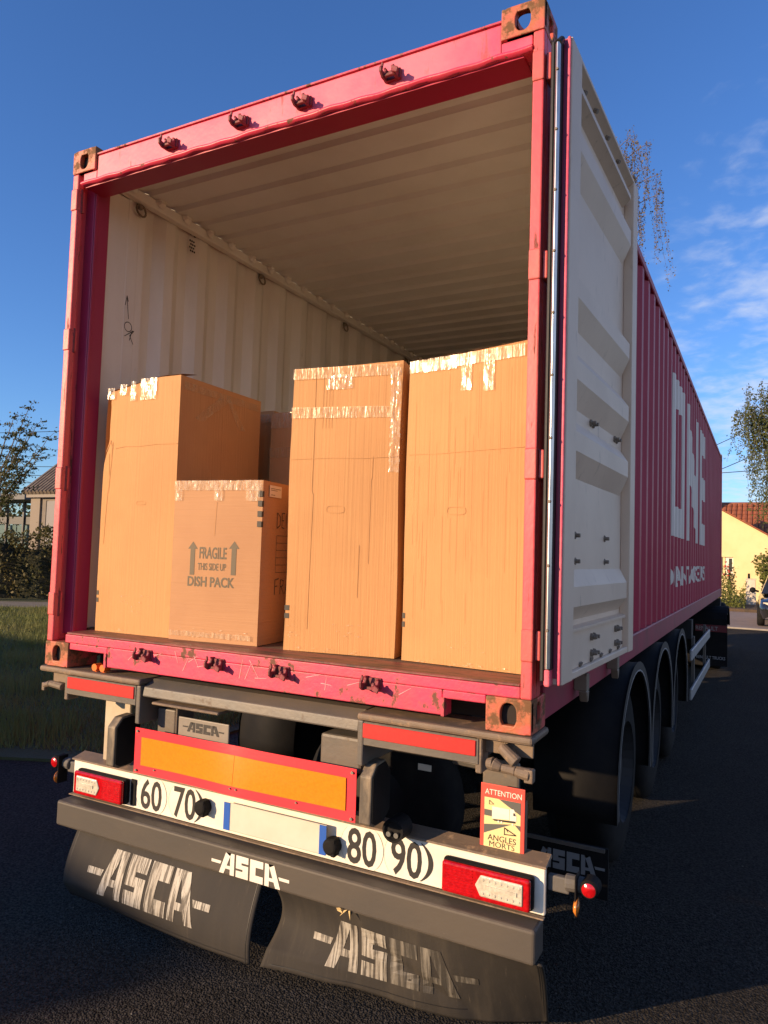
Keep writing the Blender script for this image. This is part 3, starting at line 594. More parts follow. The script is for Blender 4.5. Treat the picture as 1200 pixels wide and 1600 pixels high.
# tall left box: left upper edge crushed inwards, a dark gap behind it
def dentA(x, z):
    k = max(0.0, min(1.0, (z - 0.82) / 0.12))
    return (0.030 * k * max(0, (-x - .10) / .14), -0.052 * max(0, min(1, (z - 1.10) / 0.12)) * max(0, min(1, (0.10 - x) / .33)))
SS[:] = [.955, .962]
A = carton('wardrobe_box', 'tall brown box at the left wall, its crushed top corner taped over', None, 0, 0.482, 0.64, 1.250, m_card, dentA)
b = MB(); b.grid(lambda a, c: (-0.241 - .003 - .006 * math.sin(3.14 * c), 0.10 * a + 0.012, .80 + .40 * c), 2, 16); b.build('bent_side', m_cardin, A)
b = MB(); b.grid(lambda a, c: (-0.225 + 0.465 * a, 0.004 + 0.11 * c + 0.004 * nz(a * 9, c), 1.204 + 0.052 * min(1, a * 1.35) + 0.020 * c + 0.003 * nz(a * 14, c * 3)), 16, 3); b.build('lid_flap', m_cardin, A)
for i, (x0, x1, dn) in enumerate([(-.238, -.190, .05), (-.150, -.105, .045), (-.075, -.040, .09), (-.005, .10, .10)]):
    zt = 1.252 + 0.052 * min(1, (x0 + .25) / .36)
    tape_face(A, x0, x1, zt - dn, zt + .010, -0.0095, m_film, i * 1.7, 0.009)
    b = MB(); b.grid(lambda a, c: (x0 * SS[0] + (x1 - x0) * SS[0] * a, -0.0095 + 0.11 * c, zt * SS[1] + 0.010 + 0.022 * c + crinkle(a * .1, c * .1, i) * 2.5), 10, 10); b.build('tape', m_film, A, smooth=True)
groove(A, [(-.17, .945), (-.1, .953), (0, .95), (.12, .957), (.25, .955)], .0016); groove(A, [(-.215, .92), (-.205, .80), (-.215, .62), (-.222, .45)], .0016); groove(A, [(-.19, .98), (-.195, .88), (-.205, .72)], .0016); groove(A, [(-.235, .93), (-.21, .99), (-.195, .95), (-.2, .9)], .002)
handle(A, 0.03, 0.66, 0.06, .016); bars(A, -0.250, (0.185, 0.148), 0.012, .022); dregs(A, -.08, .12, .10, .20, 8, 3); dregs(A, -.2, .2, .0, .02, 6, 4)
for q in ([(.02, 1.185), (.62, 1.185), (.62, 1.222), (.02, 1.222)], [(.10, 1.06), (.16, 1.05), (.36, 1.188), (.30, 1.21)], [(.33, 1.21), (.37, 1.20), (.50, 1.06), (.45, 1.05)]):
    b = MB(); b.grid(lambda a, c: (0.2475 + crinkle(a * .4, c * .2, 2) * .5, *(Vector(q[0]).lerp(Vector(q[1]), a).lerp(Vector(q[3]).lerp(Vector(q[2]), a), c))), 20, 6); b.build('tape', m_tape, A, smooth=True)
place(A, (-0.800, 0.145, FZ), R_(1.4))
# dish pack
SS[:] = [.96, .9685]
D = carton('dish_pack_box', 'short pale box printed FRAGILE THIS SIDE UP DISH PACK, standing against the tall left box', None, 0, 0.472, 0.44, 0.738, m_cardpale)
tape_face(D, -.245, .245, .715, .762, -0.0095, m_film, 4.2, .003); tape_face(D, -.24, -.20, .665, .72, -0.0092, m_film, 1, .008); tape_face(D, -.015, .03, .665, .72, -0.0092, m_film, 2, .010); tape_face(D, .16, .235, .665, .72, -.0092, m_film, 3, .010); tape_face(D, -.24, .215, .022, .046, -.0092, m_film, 7, .010)
b = MB(); b.grid(lambda a, c: (-.235 + .47 * a, -0.008 + 0.06 * c, 0.7405 + crinkle(a * .5, c * .1, 5) * 1.2), 40, 6); b.build('tape', m_film, D, smooth=True)
def fy(u, v): return (u, -0.006 * math.sin(math.pi * (u + .236) / .472) * math.sin(math.pi * v / .738) + 0.0015 * math.sin(7 * u + 3 * v + .472 * 50) - 0.0012, v)
ct = [-.2 + .035 * k for k in range(12)]; cz = [.2 + .05 * k for k in range(10)]
def dp_(nm, sh, a, c, e, f): printed(nm, m_cprint, D, sh, a * SS[0], c * SS[1], e * SS[0], f * SS[1], fy, ct, cz)
dp_('lettering', text2d('FRAGILE', 0.018), -0.085, 0.390, 0.066, 0.446); dp_('lettering', text2d('THIS SIDE UP', 0.010), -0.092, 0.336, 0.066, 0.370); dp_('lettering', text2d('DISH PACK', 0.026), -0.147, 0.258, 0.114, 0.306)
ARW = poly2d([[(.27, 0), (.73, 0), (.73, .78), (.27, .78)], [(0, .78), (1, .78), (.5, 1)]])
dp_('print_arrow', ARW, -0.152, .312, -0.096, .470); dp_('print_arrow', ARW, .078, .318, .134, .476)
bars(D, 0.2225, (.685, .64, .592, .545), 0.0215, 0.026, -0.0030)
for z in (.685, .64, .592, .545): MB().add([(.2368, .0, z * SS[1]), (.2368, .012, z * SS[1]), (.2368, .012, z * SS[1] + .026), (.2368, 0, z * SS[1] + .026)], [(0, 1, 2, 3)]).build('print_bar', m_ink2, D, fix=False)
pd = lambda u, v: (0.2408, u, v * SS[1])
b = MB(); b.add([pd(.05, .69), pd(.16, .69), pd(.16, .745), pd(.05, .745)], [(0, 1, 2, 3)]); lb = b.build('label_sticker', m_label, D, fix=False)
pen([[(.06, .73), (.15, .73)], [(.06, .722), (.12, .722)], [(.065, .70), (.10, .70)]], 'label_print', m_cprint, lb, lambda u, v: (.2414, u, v * SS[1]), .0014)
pdw = lambda u, v: (0.2411, u, v * SS[1])
pen([[(.13, .545), (.13, .62)], [(.13, .62), (.16, .60), (.158, .56), (.13, .545)], [(.20, .62), (.175, .62), (.175, .55), (.20, .548)], [(.175, .585), (.195, .585)], [(.215, .62), (.217, .55)], [(.235, .62), (.237, .55), (.262, .55)]], 'pen_mark', m_ink2, D, pdw, .0020)
pen([[(.13, .23), (.13, .30), (.165, .305)], [(.13, .268), (.155, .27)], [(.18, .23), (.182, .30), (.21, .295), (.205, .27), (.182, .265)], [(.19, .265), (.215, .23)], [(.225, .23), (.25, .305), (.268, .23)], [(.232, .26), (.262, .26)]], 'pen_mark', m_ink2, D, pdw, .0020)
pen([[(.13, .51), (.40, .51)], [(.13, .475), (.40, .475)], [(.13, .44), (.40, .44)], [(.13, .405), (.40, .405)], [(.13, .37), (.40, .37)], [(.13, .335), (.40, .335)], [(.13, .335), (.13, .51)], [(.24, .335), (.24, .51)]], 'print_table', m_cprint, D, pd, .0012)
dregs(D, -.2, .2, .02, .06, 14, 8); groove(D, [(-.002, .66), (-.006, .5)], .001)
place(D, (-0.3095, 0.160, FZ), R_(6.6))
# two tall boxes on the right
SS[:] = [.958, .957]
def dentB(x, z): return (0.004 * math.sin(z * 6), 0.010 * max(0, x / .26) * (1 if z > 1.15 else 0))
B = carton('wardrobe_box', 'tall brown box in the middle with a tape band across its upper front', None, 0, 0.504, 0.53, 1.226, m_card, dentB)
tape_face(B, -.262, .255, 1.228, 1.278, -0.0090, None, 1.1, .004); tape_face(B, -.09, .035, 1.175, 1.24, -0.0100, m_film, 2.2, .008); tape_face(B, -.262, .225, 1.045, 1.095, -.0090, None, 3.3, .003, skew=-.01)
tape_face(B, .215, .262, .80, 1.26, -.0092, m_film, 4.4, .014)
b = MB(); b.grid(lambda a, c: (0.2545 + crinkle(a * .1, c * .4, 3), 0.0 + 0.03 * a, .84 + .36 * c), 6, 40); b.build('tape', m_film, B, smooth=True)
groove(B, [(-.262, .862), (-.05, .866), (.1, .862), (.25, .868)], .0014); groove(B, [(-.15, 1.27), (-.148, .9), (-.15, .72), (-.142, .70), (-.145, .5), (-.15, .1)], .0014); groove(B, [(.14, .87), (.138, .77), (.134, .77), (.132, .40)], .0012); groove(B, [(.088, .48), (.085, .25)], .0014)
for x in (-.11, -.095, -.08, -.065): groove(B, [(x, 1.27), (x + .002, 1.0)], .0009)
handle(B, -0.03, .635, .082, .03); bars(B, -.263, (.178, .142), .022, .022, -.0030); dregs(B, -.06, .10, .08, .14, 5, 5); dregs(B, -.25, .24, .0, .02, 9, 6); dregs(B, -.25, -.2, .05, .12, 4, 16)
place(B, (0.322, 0.216, FZ), R_(8.2))
def dentC(x, z): return (0.003 * math.sin(z * 5 + 1), 0.026 * max(0, (x + .1) / .36) * max(0, (z - 1.05) / .17))
C = carton('wardrobe_box', 'tall brown box at the right post with crinkled film over its top edge', None, 0, 0.516, 0.53, 1.222, m_card, dentC)
tape_face(C, -.262, .26, 1.232, 1.282, -.0090, None, 5.5, .006, skew=.016); tape_face(C, -.21, -.04, 1.222, 1.262, -.0098, m_film, 6.1, .008); tape_face(C, -.015, .03, 1.125, 1.26, -.0105, m_film, 7.7, .005); tape_face(C, .085, .13, 1.115, 1.265, -.0105, m_film, 8.8, .006)
b = MB(); b.grid(lambda a, c: (-.257 + .515 * a, -0.012 + 0.16 * c, 1.220 + .026 * a + 0.016 * math.sin(math.pi * min(1, c * 1.5)) * (0.7 + .5 * nz(a * 9, c)) + crinkle(a * .5, c * .2, 9) * 2.2), 60, 14); b.build('film_wrap', m_film, C, smooth=True)
groove(C, [(-.26, .872), (-.1, .87), (.1, .876), (.26, .88)], .0016)
for i in range(34):
    x = -.25 + .5 * random.random(); z = 0.12 + .85 * random.random(); l_ = .1 + .4 * random.random(); groove(C, [(x, z), (x + .003 * random.uniform(-1, 1), min(1.2, z + l_))], .0005)
handle(C, -.025, .63, .08, .03); bars(C, -.268, (.176, .140), .012, .022, -.0030); dregs(C, -.06, .10, .06, .12, 5, 9); dregs(C, -.24, .24, .0, .02, 9, 10)
place(C, (0.866, 0.223, FZ), R_(-4.2))
SS[:] = [.96, .96]
# boxes further in
E_ = carton('carton_box', 'brown box in shade deeper inside with a pale tape strip round it', None, 0, 0.48, 0.5, 1.205, m_card)
tape_face(E_, -.25, .2, .985, 1.045, -.0095, None, 2.9); tape_face(E_, -.245, -.1, 1.16, 1.25, -.0095, m_film, 3.3)
place(E_, (-0.335, 0.90, FZ), R_(2))
F_ = carton('carton_box', 'dark brown box wedged behind the tall left box, only its edge showing', None, 0, 0.46, 0.5, 1.235, m_card)
tape_face(F_, -.24, .24, 1.215, 1.265, -.0095, m_film, 4.9); place(F_, (-0.845, 0.96, FZ), R_(1))

# ================================================================== SEMI-TRAILER
tr = empty('semi_trailer', (0, 0, G), 'grey container trailer with red and amber rear hazard board and rubber spray flaps', 'trailer')
# bolster and rear cross beam
for s in (-1, 1):
    xa, xb = (-1.240, -0.565) if s < 0 else (0.555, 1.228)
    b = MB(); b.box(xa, xb, -0.012, 0.20, -0.030, -0.003); bol = b.build('bolster', m_dirtsteel, tr, bevel=0.010, seg=2)
    xw = xb if s < 0 else xa
    MB().box(xw - (0.026 if s < 0 else 0.0), xw + (0.0 if s < 0 else 0.026), -0.004, 0.30, -0.20, -0.031).build('bolster_web', m_frame, bol, bevel=0.006, seg=2)
    MB().box(xa + (0.03 if s > 0 else 0.2), xb - (0.2 if s > 0 else 0.03), 0.05, 0.28, -0.118, -0.0315).build('bolster_box', m_dark, bol)
    r0, r1 = (-1.045, -0.605) if s < 0 else (0.578, 1.026)
    MB().box(r0 - 0.01, r1 + 0.01, 0.0, 0.012, -0.122, -0.034).build('reflector_holder', m_frame, bol, bevel=0.003)
    MB().box(r0, r1, -0.005, -0.0004, -0.094, -0.040).build('reflector_strip', m_refl, bol, bevel=0.003)
    xe = -1.06 if s < 0 else 1.035
    MB().box(xe - 0.012, xe + 0.012, 0.004, 0.07, -0.152, -0.033).build('bolster_lug', m_dirtsteel, bol, bevel=0.004)
b = MB(); b.prism([(0.16, 0.0 - 0.004), (0.07, -0.006), (0.012, -0.036), (0.006, -0.078), (0.10, -0.090), (0.3, -0.09), (0.3, -0.004)], 0, -0.5645, 0.5545); b.build('cross_beam', m_frame, tr, bevel=0.006, seg=2)
b = MB(); b.box(-0.50, -0.12, 0.0, 0.10, -0.105, -0.0935); b.build('beam_flange', m_dirtsteel, tr, bevel=0.004)
b = MB(); b.box(-0.545, -0.44, 0.09, 0.2, -0.25, -0.14); b.box(-0.44, -0.428, 0.09, 0.2, -0.25, -0.12); b.build('beam_bracket', m_frame, tr, bevel=0.008, seg=2)
b = MB(); b.box(0.34, 0.53, 0.08, 0.22, -0.26, -0.125); b.build('beam_bracket', m_frame, tr, bevel=0.012, seg=2)
# twist locks
for s in (-1, 1):
    x = s * 1.15; b = MB()
    if s > 0:
        b.cyl((x - 0.035, 0.012, -0.052), (x + 0.022, 0.0, -0.092), 0.020, 0.023, n=14); b.cyl((x - .037, .012, -.050), (x - .044, .010, -.046), .0215, .012, n=14)
        b.tube([(x - 0.085, 0.005, -0.112), (x - .06, .003, -.110), (x - 0.03, 0.0, -0.118), (x + 0.02, -0.002, -0.120), (x + 0.07, -0.004, -0.126)], [.016, .024, .014, .018, .022], 12); b.box(x + .052, x + .082, -.018, .016, -.150, -.106)
        b.box(x - 0.12, x + 0.065, 0.045, 0.058, -0.085, -0.034)
    else:
        b.tube([(x - 0.085, 0.02, -0.105), (x - .03, .01, -.088), (x + 0.06, 0.01, -0.095)], [.012, .016, .018], 10); b.box(x - .095, x - .075, .01, .03, -.128, -.09); b.box(x - 0.05, x + 0.1, 0.04, 0.055, -0.085, -0.034)
    b.build('twist_lock', m_dirtsteel, tr, bevel=0.004, seg=2)
# side post carrying the light bar
b = MB(); b.box(-1.03, -0.855, 0.22, 0.235, -0.48, -0.13); b.build('bracket_plate', mat('cream_plate', (0.50, 0.42, 0.31), 0.6, col2=(0.40, 0.32, 0.22), nscale=6, col3=(0.18, 0.11, 0.06), n3=14, lo3=0.66, hi3=0.75), tr, bevel=0.004)
for s in (-1, 1):
    x0 = -0.760 if s < 0 else 0.572
    b = MB(); b.prism([(-0.004, -0.41), (-0.004, -0.235), (0.034, -0.195), (0.105, -0.19), (0.15, -0.235), (0.15, -0.39), (0.10, -0.425), (0.03, -0.425)], 0, x0, x0 + 0.050)
    b.build('rubber_buffer', mat('scraped_buffer', (0.08, 0.066, 0.052), 0.6, col2=(0.30, 0.23, 0.15), nscale=16, stretch=(1, 1, 0.3), bump=0.5, bscale=30), tr, bevel=0.006, seg=2)
    xe = x0 + 0.0505
    b = MB(); b.prism([(0.004, -0.40), (0.004, -0.24), (0.038, -0.202), (0.102, -0.198), (0.143, -0.24), (0.143, -0.385), (0.097, -0.417), (0.034, -0.417)], 0, xe, xe + 0.004); b.build('buffer_side', m_black, tr)
# hazard board, slightly wavy, in two halves
def hz(u, v, d=0.0): return (u, -0.014 - d + 0.004 * math.sin(u * 7.0 + 1.0) * math.cos(v * 9) + (0.007 * math.exp(-((u + .02) / .10) ** 2) * ((v + .31) / .1)), v)
b = MB(); b.grid(lambda a, c: hz(-0.572 + 1.134 * a, -0.408 + 0.197 * c), 90, 14)
hb = b.build('hazard_board', m_hazred, tr, smooth=False, solid=0.003, fix=False)
for x0, x1 in ((-0.530, -0.010), (-0.0085, 0.520)):
    b = MB(); b.grid(lambda a, c: hz(x0 + (x1 - x0) * a, -0.370 + 0.122 * c, 0.0045), 30, 4); b.build('amber_panel', m_haz, hb, smooth=True)
b = MB()
for u in (-0.556, 0.546):
    for v in (-0.225, -0.395): b.cyl((u, hz(u, v)[1] - 0.001, v), (u, hz(u, v)[1] - 0.007, v), 0.006, n=8)
for u in (-.45, -.02, .01, .3): b.cyl((u, hz(u, -.38)[1] - .001, -.38), (u, hz(u, -.38)[1] - .006, -.38), .004, n=6)
b.build('board_rivet', m_lock2, hb)
# maker's plate
MPY = 0.045
mp = box('maker_plate', mat('grey_plate', (0.20, 0.175, 0.145), 0.5, col2=(0.24, 0.20, 0.16), nscale=7), tr, -0.378, -0.095, MPY, MPY + .008, -0.240, -0.148, bevel=0.01, seg=3)
printed('logo', m_ink, mp, LOGO, -0.350, -0.206, -0.120, -0.164, on_rear(MPY - .0015))
# light bar
b = MB(); b.box(-1.215, 1.222, 0.205, 0.225, -0.668, -0.505); lbp = b.build('light_bar', m_plate, tr, bevel=0.004)
b = MB(); b.add([(-1.222, 0.194, -0.504), (1.228, 0.194, -0.504), (1.228, 0.275, -0.488), (-1.222, 0.275, -0.488), (-1.222, 0.194, -0.496), (1.228, 0.194, -0.496), (1.228, 0.275, -0.474), (-1.222, 0.275, -0.474)],
                [(0, 3, 2, 1), (4, 5, 6, 7), (0, 1, 5, 4), (1, 2, 6, 5), (2, 3, 7, 6), (3, 0, 4, 7)]); b.build('bar_flange', m_dirtsteel, lbp, bevel=0.003)
b = MB(); b.box(-1.218, 1.224, 0.182, 0.206, -0.674, -0.6685); b.build('bar_flange', m_dirtsteel, lbp, bevel=0.002)
DIG = {}
def disc(txt, xc, zc_, cw, label=None):
    R0 = 0.098; n = 40; b = MB()
    pts = []
    for i in range(n):
        a = 6.2832 * i / n; x = xc + R0 * math.cos(a); z = zc_ + R0 * math.sin(a); pts.append((x, max(-0.665, min(-0.5075, z))))
    b.add([(x, 0.2035, z) for x, z in pts], [tuple(range(n))]); d = b.build('speed_disc', m_white, lbp, fix=False)
    printed('lettering', m_ink, d, text2d(txt, 0.016), xc - cw / 2, zc_ - 0.071, xc + cw / 2, zc_ + 0.071, on_rear(0.2025))
    ring_ = [[(xc + R0 * math.cos(a), zc_ + R0 * math.sin(a)) for a in [6.2832 * k / 48 for k in range(49)] if abs(R0 * math.sin(a)) < 0.074 and math.cos(a) * sg > 0.3] for sg in (1, -1)]
    for rg in ring_:
        rg.sort(key=lambda q: q[1]); pen([rg], 'disc_outline', mat('grey_outline', (0.42, 0.38, 0.32), 0.6), d, lambda u, v: (u, 0.2030, v), 0.0006)
    return d
zl = -0.586
for txt, xc in (('60', -0.674), ('70', -0.464), ('80', 0.477), ('90', 0.676)): disc(txt, xc, zl, 0.134)
for xc in (-0.462, 0.676):                                # black crescent beside the second disc of each pair
    b = MB(); n = 16
    vs = []
    for i in range(n + 1):
        a = -0.90 + 1.80 * i / n; z = 0.092 * math.sin(a)
        vs += [(xc + 0.094 * math.cos(a), 0.2028, zl + z), (xc + 0.094 * math.cos(a) + 0.020 * math.cos(a * 1.3), 0.2028, zl + z * 0.98)]
    b.add(vs, [(2 * i, 2 * i + 1, 2 * i + 3, 2 * i + 2) for i in range(n)]); b.build('disc_crescent', m_ink, lbp, fix=False)
# blank licence plate and its lamps
lp = box('licence_plate', mat('plate_face', (0.62, 0.585, 0.50), 0.45, col2=(0.56, 0.52, 0.43), nscale=5), tr, -0.205, 0.330, 0.170, 0.176, -0.640, -0.520, bevel=0.003)
box('plate_band', m_plateb, lp, -0.204, -0.170, 0.1682, 0.1695, -0.639, -0.521); box('plate_band', m_plateb, lp, 0.296, 0.329, 0.1682, 0.1695, -0.639, -0.521)
for x, z in ((-0.338, -0.574), (0.350, -0.600)):
    b = MB(); b.lathe([(-0.030, 0.0), (-0.028, 0.026), (-0.02, 0.034), (0.0, 0.036), (0.02, 0.034)], (x, 0.185, z), 1, 20); b.box(x + 0.004, x + 0.026, 0.160, 0.2, z - 0.036, z + 0.036); b.build('plate_lamp', m_black, lp, smooth=False, bevel=0.004)
# round connector
b = MB(); b.lathe([(-0.05, 0.0), (-0.05, 0.030), (-0.062, 0.036), (-0.062, 0.044), (0.02, 0.046)], (0.66, 0.17, -0.455), 1, 24); cn = b.build('plug_socket', m_black, tr)
b = MB()
for dx in (-0.016, 0.016): b.cyl((0.66 + dx, 0.118, -0.468), (0.66 + dx, 0.104, -0.468), 0.010, n=10)
b.build('socket_pin', m_silver, cn)
# tail lamps
def lamp(x0, x1, z0, z1, clear_right):
    zc_ = (z0 + z1) / 2
    hs_ = box('tail_lamp', m_black, tr, x0 - 0.004, x1 + 0.004, 0.172, 0.2045, z0 - 0.004, z1 + 0.004, bevel=0.012, seg=3)
    box('lamp_lens', m_lampred, hs_, x0, x1, 0.150, 0.1715, z0, z1, bevel=0.014, seg=4)
    w_ = x1 - x0
    if clear_right: a, c, pt = x0 + 0.40 * w_, x1 - 0.026, x0 + 0.46 * w_
    else: a, c, pt = x0 + 0.56 * w_, x0 + 0.026, x0 + 0.50 * w_
    hz_ = (z1 - z0) / 2 - 0.019
    tip = a
    pf = [(tip, zc_), (pt, zc_ + hz_), (c, zc_ + hz_), (c, zc_ - hz_), (pt, zc_ - hz_)]
    b = MB(); b.add([(x, 0.1485, z) for x, z in pf] + [(x, 0.145, zc_ + (z - zc_) * 0.9) for x, z in pf] , [(i, (i + 1) % 5, 5 + (i + 1) % 5, 5 + i) for i in range(5)] + [(5, 6, 7, 8, 9)])
    cl_ = b.build('clear_lens', m_lampclr, hs_, bevel=0.002)
    b = MB(); n = 7
    for k in range(n):
        x = pt + (c - pt) * (k + 0.5) / n
        for sg in (-1, 1): b.cyl((x, 0.1455, zc_ + sg * hz_ * 0.62), (x, 0.1425, zc_ + sg * hz_ * 0.62), 0.006, 0.003, n=8)
    b.box(min(pt, c) + 0.02, max(pt, c) - 0.02, 0.1415, 0.1452, zc_ - 0.007, zc_ + 0.007); b.build('lens_rib', m_lampclr, cl_)
    b = MB(); xo0, xo1 = (x0 + 0.012, a - 0.012) if clear_right else (a + 0.012, x1 - 0.012)
    for k in range(9):
        zz = z0 + 0.014 + (z1 - z0 - 0.028) * k / 8; b.box(xo0 + 0.004, xo1, 0.1484, 0.1505, zz - 0.0016, zz + 0.0016)
    b.build('lens_rib', m_lampred, hs_)
lamp(-1.150, -0.815, -0.648, -0.535, False); lamp(0.846, 1.183, -0.648, -0.535, True)
b = MB(); b.box(-0.806, -0.770, 0.198, 0.204, -0.655, -0.53); b.build('lamp_side_strip', m_black, tr, bevel=0.006)  # narrow black strip right of the left tail lamp
# marker lamps on rubber arms
for s in (-1, 1):
    b = MB(); b.box(s * 1.222, s * 1.30, 0.235, 0.262, -0.588, -0.532); b.cyl((s * 1.285, 0.248, -0.55), (s * 1.375, 0.248, -0.545), 0.030, 0.026, n=12)
    am = b.build('marker_arm', mat('grey_rubber', (0.10, 0.092, 0.085), 0.7, bump=0.4, bscale=40), tr, bevel=0.006, seg=2)
    MB().lathe([(-0.03, 0.0), (-0.03, 0.026), (-0.022, 0.032), (0.03, 0.034), (0.034, 0.0)], (s * 1.372, 0.24, -0.545), 1, 20).build('lamp_housing', m_black, am)
    MB().lathe([(-0.037, 0.0), (-0.0365, 0.014), (-0.031, 0.024)], (s * 1.372, 0.24, -0.545), 1, 20).build('red_lens', m_lampred, am, smooth=True)
    MB().box(s * 1.326, s * 1.332, 0.20, 0.26, -0.645, -0.505).build('lamp_bracket', m_black, am, bevel=0.002)
    MB().lathe([(-0.014, 0.0), (-0.012, 0.02), (0.0, 0.032), (0.006, 0.0)], (s * 1.335, 0.215, -0.612), 0, 18).build('amber_lens', m_amber, am, smooth=True)
# blind spot sign
sg = box('warning_sign', m_signred, tr, 0.962, 1.133, 0.240, 0.2445, -0.505, -0.254, bevel=0.008, seg=3)
MB().box(1.126, 1.134, 0.246, 0.27, -0.53, -0.30).build('sign_bracket', m_dirtsteel, sg)
sx0, sz0, sw, sh = 0.962, -0.505, 0.171, 0.251
def SP(q): return [(x, y) for x, y in q]
def sign_poly(name, m, polys, y): return printed(name, m, sg, poly2d(polys), sx0, sz0, sx0 + sw, sz0 + sh, on_rear(y))
sign_poly('sign_field', m_signy, [[(.09, .07), (.91, .07), (.91, .80), (.09, .80)]], 0.2392)
sign_poly('sign_shade', m_signg, [[(.42, .80), (.91, .80), (.91, .62), (.60, .73)], [(.09, .62), (.28, .62), (.28, .53), (.09, .53)], [(.09, .40), (.72, .47), (.09, .27)], [(.78, .47), (.91, .47), (.91, .39)]], 0.2388)
sign_poly('sign_truck', m_white, [[(.27, .50), (.66, .53), (.66, .68), (.27, .68)], [(.67, .52), (.82, .52), (.82, .60), (.76, .69), (.67, .69)]], 0.2383)
sign_poly('sign_print', m_ink, [[(.33, .475), (.80, .495), (.80, .525), (.28, .497)], [(.75, .60), (.81, .60), (.78, .64), (.75, .64)], [(.55, .30), (.565, .30), (.565, .41), (.55, .41)], [(.55, .30), (.82, .315), (.82, .33), (.55, .315)], [(.55, .395), (.56, .41), (.82, .33), (.81, .318)], [(.59, .385), (.605, .385), (.645, .35), (.635, .345)],
           [(.20, .70), (.21, .70), (.21, .765), (.20, .765)], [(.20, .70), (.31, .71), (.31, .715), (.20, .707)], [(.20, .758), (.21, .765), (.31, .715), (.30, .71)]], 0.2378)
for cx in (.42, .49, .74): sign_poly('sign_wheel', m_white, [[(cx + .022 * math.cos(a), .475 + .015 * math.sin(a)) for a in [6.2832 * k / 10 for k in range(10)]]], 0.2374)
printed('lettering', m_white, sg, text2d('ATTENTION', 0.004), sx0 + sw * .10, sz0 + sh * .845, sx0 + sw * .93, sz0 + sh * .925, on_rear(0.2390))
printed('lettering', m_ink, sg, text2d('ANGLES', 0.004), sx0 + sw * .18, sz0 + sh * .185, sx0 + sw * .82, sz0 + sh * .27, on_rear(0.2384))
printed('lettering', m_ink, sg, text2d('MORTS', 0.0), sx0 + sw * .22, sz0 + sh * .095, sx0 + sw * .79, sz0 + sh * .175, on_rear(0.2384))
# bumper beam and spray flaps
bb = box('bumper', m_bumper, tr, -1.215, 1.215, 0.112, 0.226, -0.802, -0.682, bevel=0.012, seg=3)
printed('logo', m_white, bb, LOGO, -0.212, -0.802 + .008, 0.196, -0.704, on_rear(0.1105))
ZT, ZB = -0.800, -1.105
def flap_y(u, z, right):
    t = (ZT - z) / (ZT - ZB)
    if not right:                                        # bellies towards the road behind, lower edge rolled under
        y = 0.142 - 0.088 * math.sin(min(1.0, t * 1.05) * 1.75) + 0.015 * t + 0.05 * max(0.0, t - .75) * 4 * max(0, (-.2 - u))
        return y + 0.003 * math.sin(u * 7 + 1)
    kl = max(0.0, 1 - (u - .12) / 0.5)
    sw_r = max(0.0, min(1.0, (u - .72) / .5)) ** 1.5 * 0.20 * t ** .8    # right end bent back
    y = 0.128 + sw_r + kl * (0.058 * math.sin(math.pi * min(1, t * 1.25)) * (1 if t < .8 else 0.4) - 0.10 * max(0, t - .45) ** 1.5) + (1 - kl) * 0.050 * t
    e = (u - .52) * 0.42 + (z + .885) * 0.90             # crease running down to the right
    y += 0.011 * math.exp(-(e / 0.022) ** 2) * min(1, max(0, (u - .48) * 8)) * min(1, max(0, (1.0 - u) * 6))
    e2 = (u - .90) * 0.93 - (z + .98) * -0.36
    y += 0.006 * math.exp(-(e2 / 0.02) ** 2) * min(1, max(0, (-.97 - z) * 12 + .2))
    return y + 0.003 * math.sin(u * 23 + z * 9) * t
def flap(x0, x1, right, m):
    b = MB()
    def fn(a, c):
        x = x0 + (x1 - x0) * a
        zb = ZB - (0.045 * max(0.0, (x - .45) / .78) if right else 0.0)
        z = zb + (ZT - zb) * c
        return (x - (0.045 * (1 - c) * max(0, a - .8) * 5 + .035 * (1 - c) ** 2 * max(0, 1 - a * 4) if right else 0.0), flap_y(x, z, right), z)
    b.grid(fn, 80, 30); return b.build('spray_flap', m, tr, smooth=True, solid=0.008, fix=False)
fl = flap(-1.085, 0.038, False, m_flap); fr = flap(0.120, 1.236, True, m_flapscr)
fl['label'] = 'left spray flap, its lower edge rolled under'; fr['label'] = 'right spray flap, scraped and creased'
cu_ = [-1.0 + .05 * k for k in range(42)]; cv_ = [-1.1 + .02 * k for k in range(16)]
printed('logo', m_wht_worn, fl, LOGO, -0.935, -1.035, -0.185, -0.835, lambda u, v: (u, flap_y(u, v, False) - 0.0022, v), cu_, cv_)
for mm_, sel in ((m_wht_worn2, lambda x: x < 2.1 / _lw), (m_wht_worn3, lambda x: x >= 2.1 / _lw)):
    ff = [f for f in LOGO[1] if sel(LOGO[0][f[0]][0])]
    printed('logo', mm_, fr, (LOGO[0], ff), 0.290, -1.045, 0.985, -0.862, lambda u, v: (u, flap_y(u, v, True) - 0.0022, v), cu_, cv_)
for f, x0, x1, rt in ((fl, -1.075, 0.030, False), (fr, .128, 0.93, True)):            # stitched hem
    b = MB(); b.grid(lambda a, c: (x0 + (x1 - x0) * a, flap_y(x0 + (x1 - x0) * a, ZB + .016 + .003 * c, rt) - 0.0016, ZB + .016 + .003 * c), 60, 1); b.build('hem_stitch', m_rubber, f, fix=False)
    for xe in ((x0 + .01, x1 - .012) if not rt else (1.215, 1.222)):
        b = MB(); b.grid(lambda a, c: (xe + .0025 * a - (.045 * (1 - c) * .92 if rt else 0.0), flap_y(xe, ZB + (ZT - ZB) * c, rt) - 0.0016, ZB + (ZT - ZB) * c), 1, 24); b.build('hem_stitch', m_rubber, f, fix=False)
